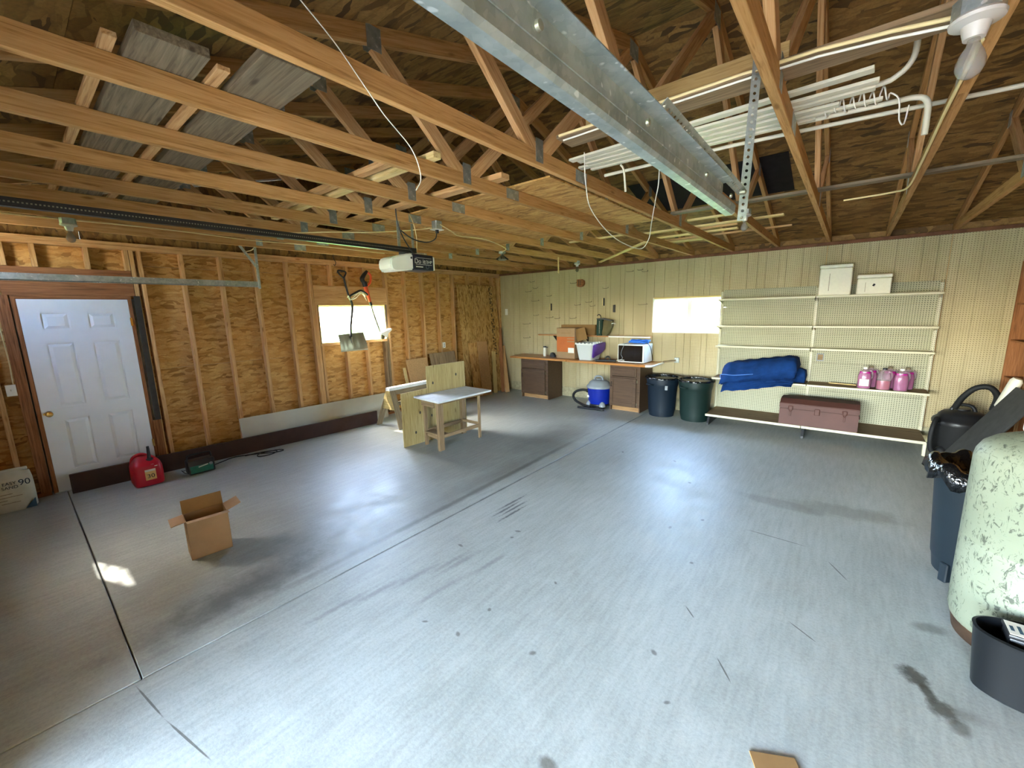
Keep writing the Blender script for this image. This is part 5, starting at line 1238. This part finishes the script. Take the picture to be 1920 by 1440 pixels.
def perf_angle(name, p0, p1, up, parent, w=.034, th=.0022, holes=True):
    p0, p1 = Vector(p0), Vector(p1); L = (p1-p0).length; Fm = frame_of(p1-p0, up)
    n = int(L/.0254); bm = bmesh.new(); 
    # flat face with real round holes cut as octagons, plus a return leg
    step = L/n
    for k in range(n):
        x0, x1, cx_ = -L/2+k*step, -L/2+(k+1)*step, -L/2+(k+.5)*step
        outer = [(x0, -w/2), (cx_, -w/2), (x1, -w/2), (x1, 0), (x1, w/2), (cx_, w/2), (x0, w/2), (x0, 0)]
        r = .0062; inner = [(cx_+r*math.cos(R(a)), r*math.sin(R(a))) for a in (225, 270, 315, 0, 45, 90, 135, 180)]
        for zf in (0,):
            o_ = [bm.verts.new((a, b, zf)) for a, b in outer]; i_ = [bm.verts.new((a, b, zf)) for a, b in inner]
            for j in range(8): bm.faces.new((o_[j], o_[(j+1) % 8], i_[(j+1) % 8], i_[j]))
    bmesh.ops.remove_doubles(bm, verts=bm.verts, dist=1e-5)
    bmesh.ops.solidify(bm, geom=list(bm.faces), thickness=th)
    bbox(bm, -L/2, L/2, -w/2, -w/2+th, -w, 0)
    bmesh.ops.recalc_face_normals(bm, faces=bm.faces)
    return obj(name, bm, m_galv, parent, (p0+p1)/2, Fm.to_euler())
t = thing('perforated_hanger', (6.05, -5.47, 2.2), 'perforated steel angles hanging the end of the big door track from a truss', 'hanger')
perf_angle('upright_angle', (6.045, -5.462, 2.175), (6.062, -5.452, 2.80), (.45, -.9, 0), t)
perf_angle('track_angle', (6.052, -6.44, 2.288), (6.040, -5.47, 2.288), (.62, -.2, -.76), t)
lathe('hanger_bolt', [(.010, -.02), (.010, 0), (.005, .004), (0, .004)], (6.055, -5.48, 2.285), m_alum, t, 10, axis='x')
t = thing('door_track', (.55, -6.6, 2.2), 'thin grey galvanised door track running past the white door near the left wall', 'door track')
prism('roller_track', [(x-5.33, z-.105) for x, z in prof], 'y', -7.93, -5.335, m_galv, t)
prism('reinforcing_angle', [(.582, 2.205), (.585, 2.205), (.585, 2.262), (.545, 2.265), (.545, 2.262), (.582, 2.260)], 'y', -7.93, -5.345, m_galv, t)
beam('hanger_strap', (.60, -5.352, 2.175), (.60, -5.352, 2.685), .032, .004, m_galv, t, up=(1, 0, 0)); beam('hanger_strap', (.598, -5.36, 2.44), (.598, -5.52, 2.685), .032, .004, m_galv, t, up=(1, 0, 0))

# ---- door opener
t = thing('door_opener', (3.12, -4.9, 2.3), 'garage door opener with cream lens and dark label hanging from a black rail', 'door opener')
bm = bmesh.new(); bbox(bm, 3.085, 3.125, -7.93, -4.85, 2.395, 2.440); o = obj('drive_rail', bm, m_black, t)
ro = o
bm = bmesh.new()
for k in range(200):
    y = -7.90+.015*k; bbox(bm, 3.1255, 3.1268, y, y+.007, 2.414, 2.421)
o = obj('drive_chain', bm, m_alum, ro); o['kind'] = 'stuff'
box('motor_housing', 2.93, 3.145, -4.905, -4.665, 2.236, 2.385, m_navy, t, .008, 2, True)
box('chassis_plate', 2.95, 3.12, -4.86, -4.72, 2.385, 2.405, m_galv, t, .003)
lathe('drive_sprocket', [(.05, 0), (.05, .018), (0, .02)], (3.06, -4.95, 2.382), m_black, t, 20)
pr_ = [(-4.905, 2.385), (-4.96, 2.385), (-5.10, 2.352), (-5.15, 2.33), (-5.165, 2.27), (-5.15, 2.225), (-5.12, 2.21), (-4.905, 2.236)]
prism('light_lens', pr_, 'x', 2.935, 3.140, m_white, t, .012, 3, True)
prism('light_lens', [(-4.665, 2.375), (-4.645, 2.37), (-4.645, 2.245), (-4.665, 2.24)], 'x', 2.935, 3.140, m_white, t, .003)
lathe('lens_hole', [(.010, 0), (.010, .002), (0, .0022)], (3.1395, -4.93, 2.345), m_black, t, 12, axis='x')
fp = box('name_plate', 3.1455, 3.1475, -4.895, -4.675, 2.245, 2.365, m_navy, t)
text('lettering', 'Do it', .062, m_white, fp, (3.1482, -4.835, 2.318), (R(90), 0, R(90)))
text('lettering', '1/2HP', .042, m_white, fp, (3.1482, -4.738, 2.316), (R(90), 0, R(90)))
box('rule_line', 3.1476, 3.1482, -4.885, -4.69, 2.288, 2.2915, m_white, fp); box('rule_line', 3.1476, 3.1482, -4.885, -4.69, 2.350, 2.353, m_white, fp)
box('print_bar', 3.1476, 3.1482, -4.885, -4.80, 2.262, 2.272, m_white, fp)
bm = bmesh.new(); tube_bm(bm, [(3.1478, -4.745+.018*math.cos(R(a)), 2.272+.018*math.sin(R(a))) for a in range(130, 420, 20)], .0015, 5, 1); bmesh.ops.recalc_face_normals(bm, faces=bm.faces); obj('round_mark', bm, m_grey_plastic, fp)
beam('hanger_strap', (3.06, -5.0, 2.40), (3.06, -5.0, 2.765), .034, .004, m_galv, t, up=(1, 0, 0)); beam('hanger_strap', (3.05, -4.83, 2.40), (3.05, -4.83, 2.765), .030, .004, m_galv, t, up=(1, 0, 0))
tube('power_cord', [(3.13, -4.90, 2.39), (3.13, -5.0, 2.52), (3.14, -5.06, 2.64), (3.15, -5.08, 2.76)], .006, m_black, t, 6)
tube('power_cord', [(3.14, -5.03, 2.58), (3.14, -4.90, 2.52), (3.13, -4.72, 2.51), (3.12, -4.60, 2.56), (3.11, -4.57, 2.64)], .006, m_black, t, 6)
tube('control_wire', [(3.10, -4.83, 2.40), (3.11, -4.83, 2.55), (3.12, -4.87, 2.68), (3.11, -4.90, 2.75)], .004, m_wire, t, 6)
t = thing('junction_box', (3.09, -4.56, 2.70), 'small grey steel junction box under the chords above the door opener', 'junction box')
box('steel_box', 3.05+.021, 3.14, -4.60, -4.52, 2.655, 2.735, m_galv, t, .004); box('cover_plate', 3.06, 3.15, -4.615, -4.505, 2.648, 2.655, m_white, t, .002)
lathe('plug', [(.018, -.03), (.018, 0), (0, 0)], (3.11, -4.565, 2.648), m_black, t, 12)

# ---- lamps
def lamp(x, y, z, label, s=1.0, bulb=True, tilt=0):
    """z: underside of the wood the box is screwed to"""
    t = thing('bare_bulb_lamp', (x, y, z), label, 'lamp', 'porcelain bulb lamps on the ceiling')
    lathe('octagon_box', [(.0, 0), (.052*s, 0), (.052*s, -.045*s), (.0, -.045*s)], (x, y, z), m_galv, t, 8)
    lathe('lamp_holder', [(.0, -.045*s), (.050*s, -.045*s), (.056*s, -.052*s), (.054*s, -.060*s), (.030*s, -.068*s), (.026*s, -.085*s), (.022*s, -.10*s), (0, -.10*s)], (x, y, z), m_porcelain, t, 32)
    if bulb:
        lathe('bulb', [(.012*s, -.098*s), (.014*s, -.115*s), (.024*s, -.135*s), (.030*s, -.155*s), (.030*s, -.170*s), (.022*s, -.188*s), (.010*s, -.196*s), (0, -.198*s)], (x, y, z), m_bulb, t, 24)
    return t
lamp(6.65, -5.50, 2.715, 'large porcelain lamp with clear bulb at the top right, near the camera', 1.12)
lamp(1.21, -7.0, ZP, 'porcelain lamp with bulb on the chord above the white door')
lamp(5.55, -2.78, ZP+.06, 'porcelain lamp with bulb below the end of the big door track')
lamp(2.43, -.62, ZP+.03, 'porcelain lamp holder high near the pegboard and the wooden block')
t = thing('flood_lamp', (2.43, -2.75, 2.6), 'small chrome flood lamp under the chords left of the slanted stick', 'lamp')
lathe('mount_box', [(0, 0), (.05, 0), (.05, -.03), (0, -.03)], (2.43, -2.75, ZP), m_galv, t, 8)
lathe('flood_bulb', [(.02, -.03), (.022, -.055), (.05, -.075), (.062, -.11), (.050, -.125), (0, -.13)], (2.43, -2.75, ZP), m_alum, t, 24)
for a in range(0, 360, 60): lbox('guard_tab', (2.43+.07*math.cos(R(a)), -2.75+.07*math.sin(R(a)), ZP-.10), .05, .006, .02, m_darkmetal, t, (0, R(30), R(a)))
# ---- cables along the left chords
solo(tube('chord_cable', [(1.22, -7.93, ZP-.007), (1.20, -7.2, ZP-.012), (1.225, -6.6, ZP-.006), (1.22, -6.1, ZP-.01), (1.17, -5.6, ZP-.014), (1.22, -4.9, ZP-.006), (1.21, -3.9, ZP-.008)], .006, m_wire), 'cream cable stapled under the chord beside the lamp above the white door', 'cable')
solo(tube('chord_cable', [(1.83, -6.2, ZP-.006), (1.82, -5.6, ZP-.016), (2.2, -5.2, ZP-.012), (2.43, -4.9, ZP-.008), (2.9, -4.65, ZP-.012), (3.05, -4.57, ZP-.0)], .006, m_wire), 'cream cable sagging under the chords to the grey junction box', 'cable')
solo(tube('chord_cable', [(3.14, -4.55, ZP+.02), (3.10, -4.35, ZP-.02), (2.95, -4.1, ZP-.012), (2.98, -3.7, ZP-.010), (2.70, -3.0, ZP-.010), (2.48, -2.80, ZP-.010)], .006, m_wire), 'cream cable from the grey junction box to the flood lamp', 'cable')
solo(tube('chord_cable', [(.62, -5.36, ZP-.004), (.40, -5.32, ZP-.012), (.15, -5.30, ZP-.006), (.01, -5.28, ZP-.03)], .006, m_wire), 'short cream cable crossing from the track strap to the left wall', 'cable')
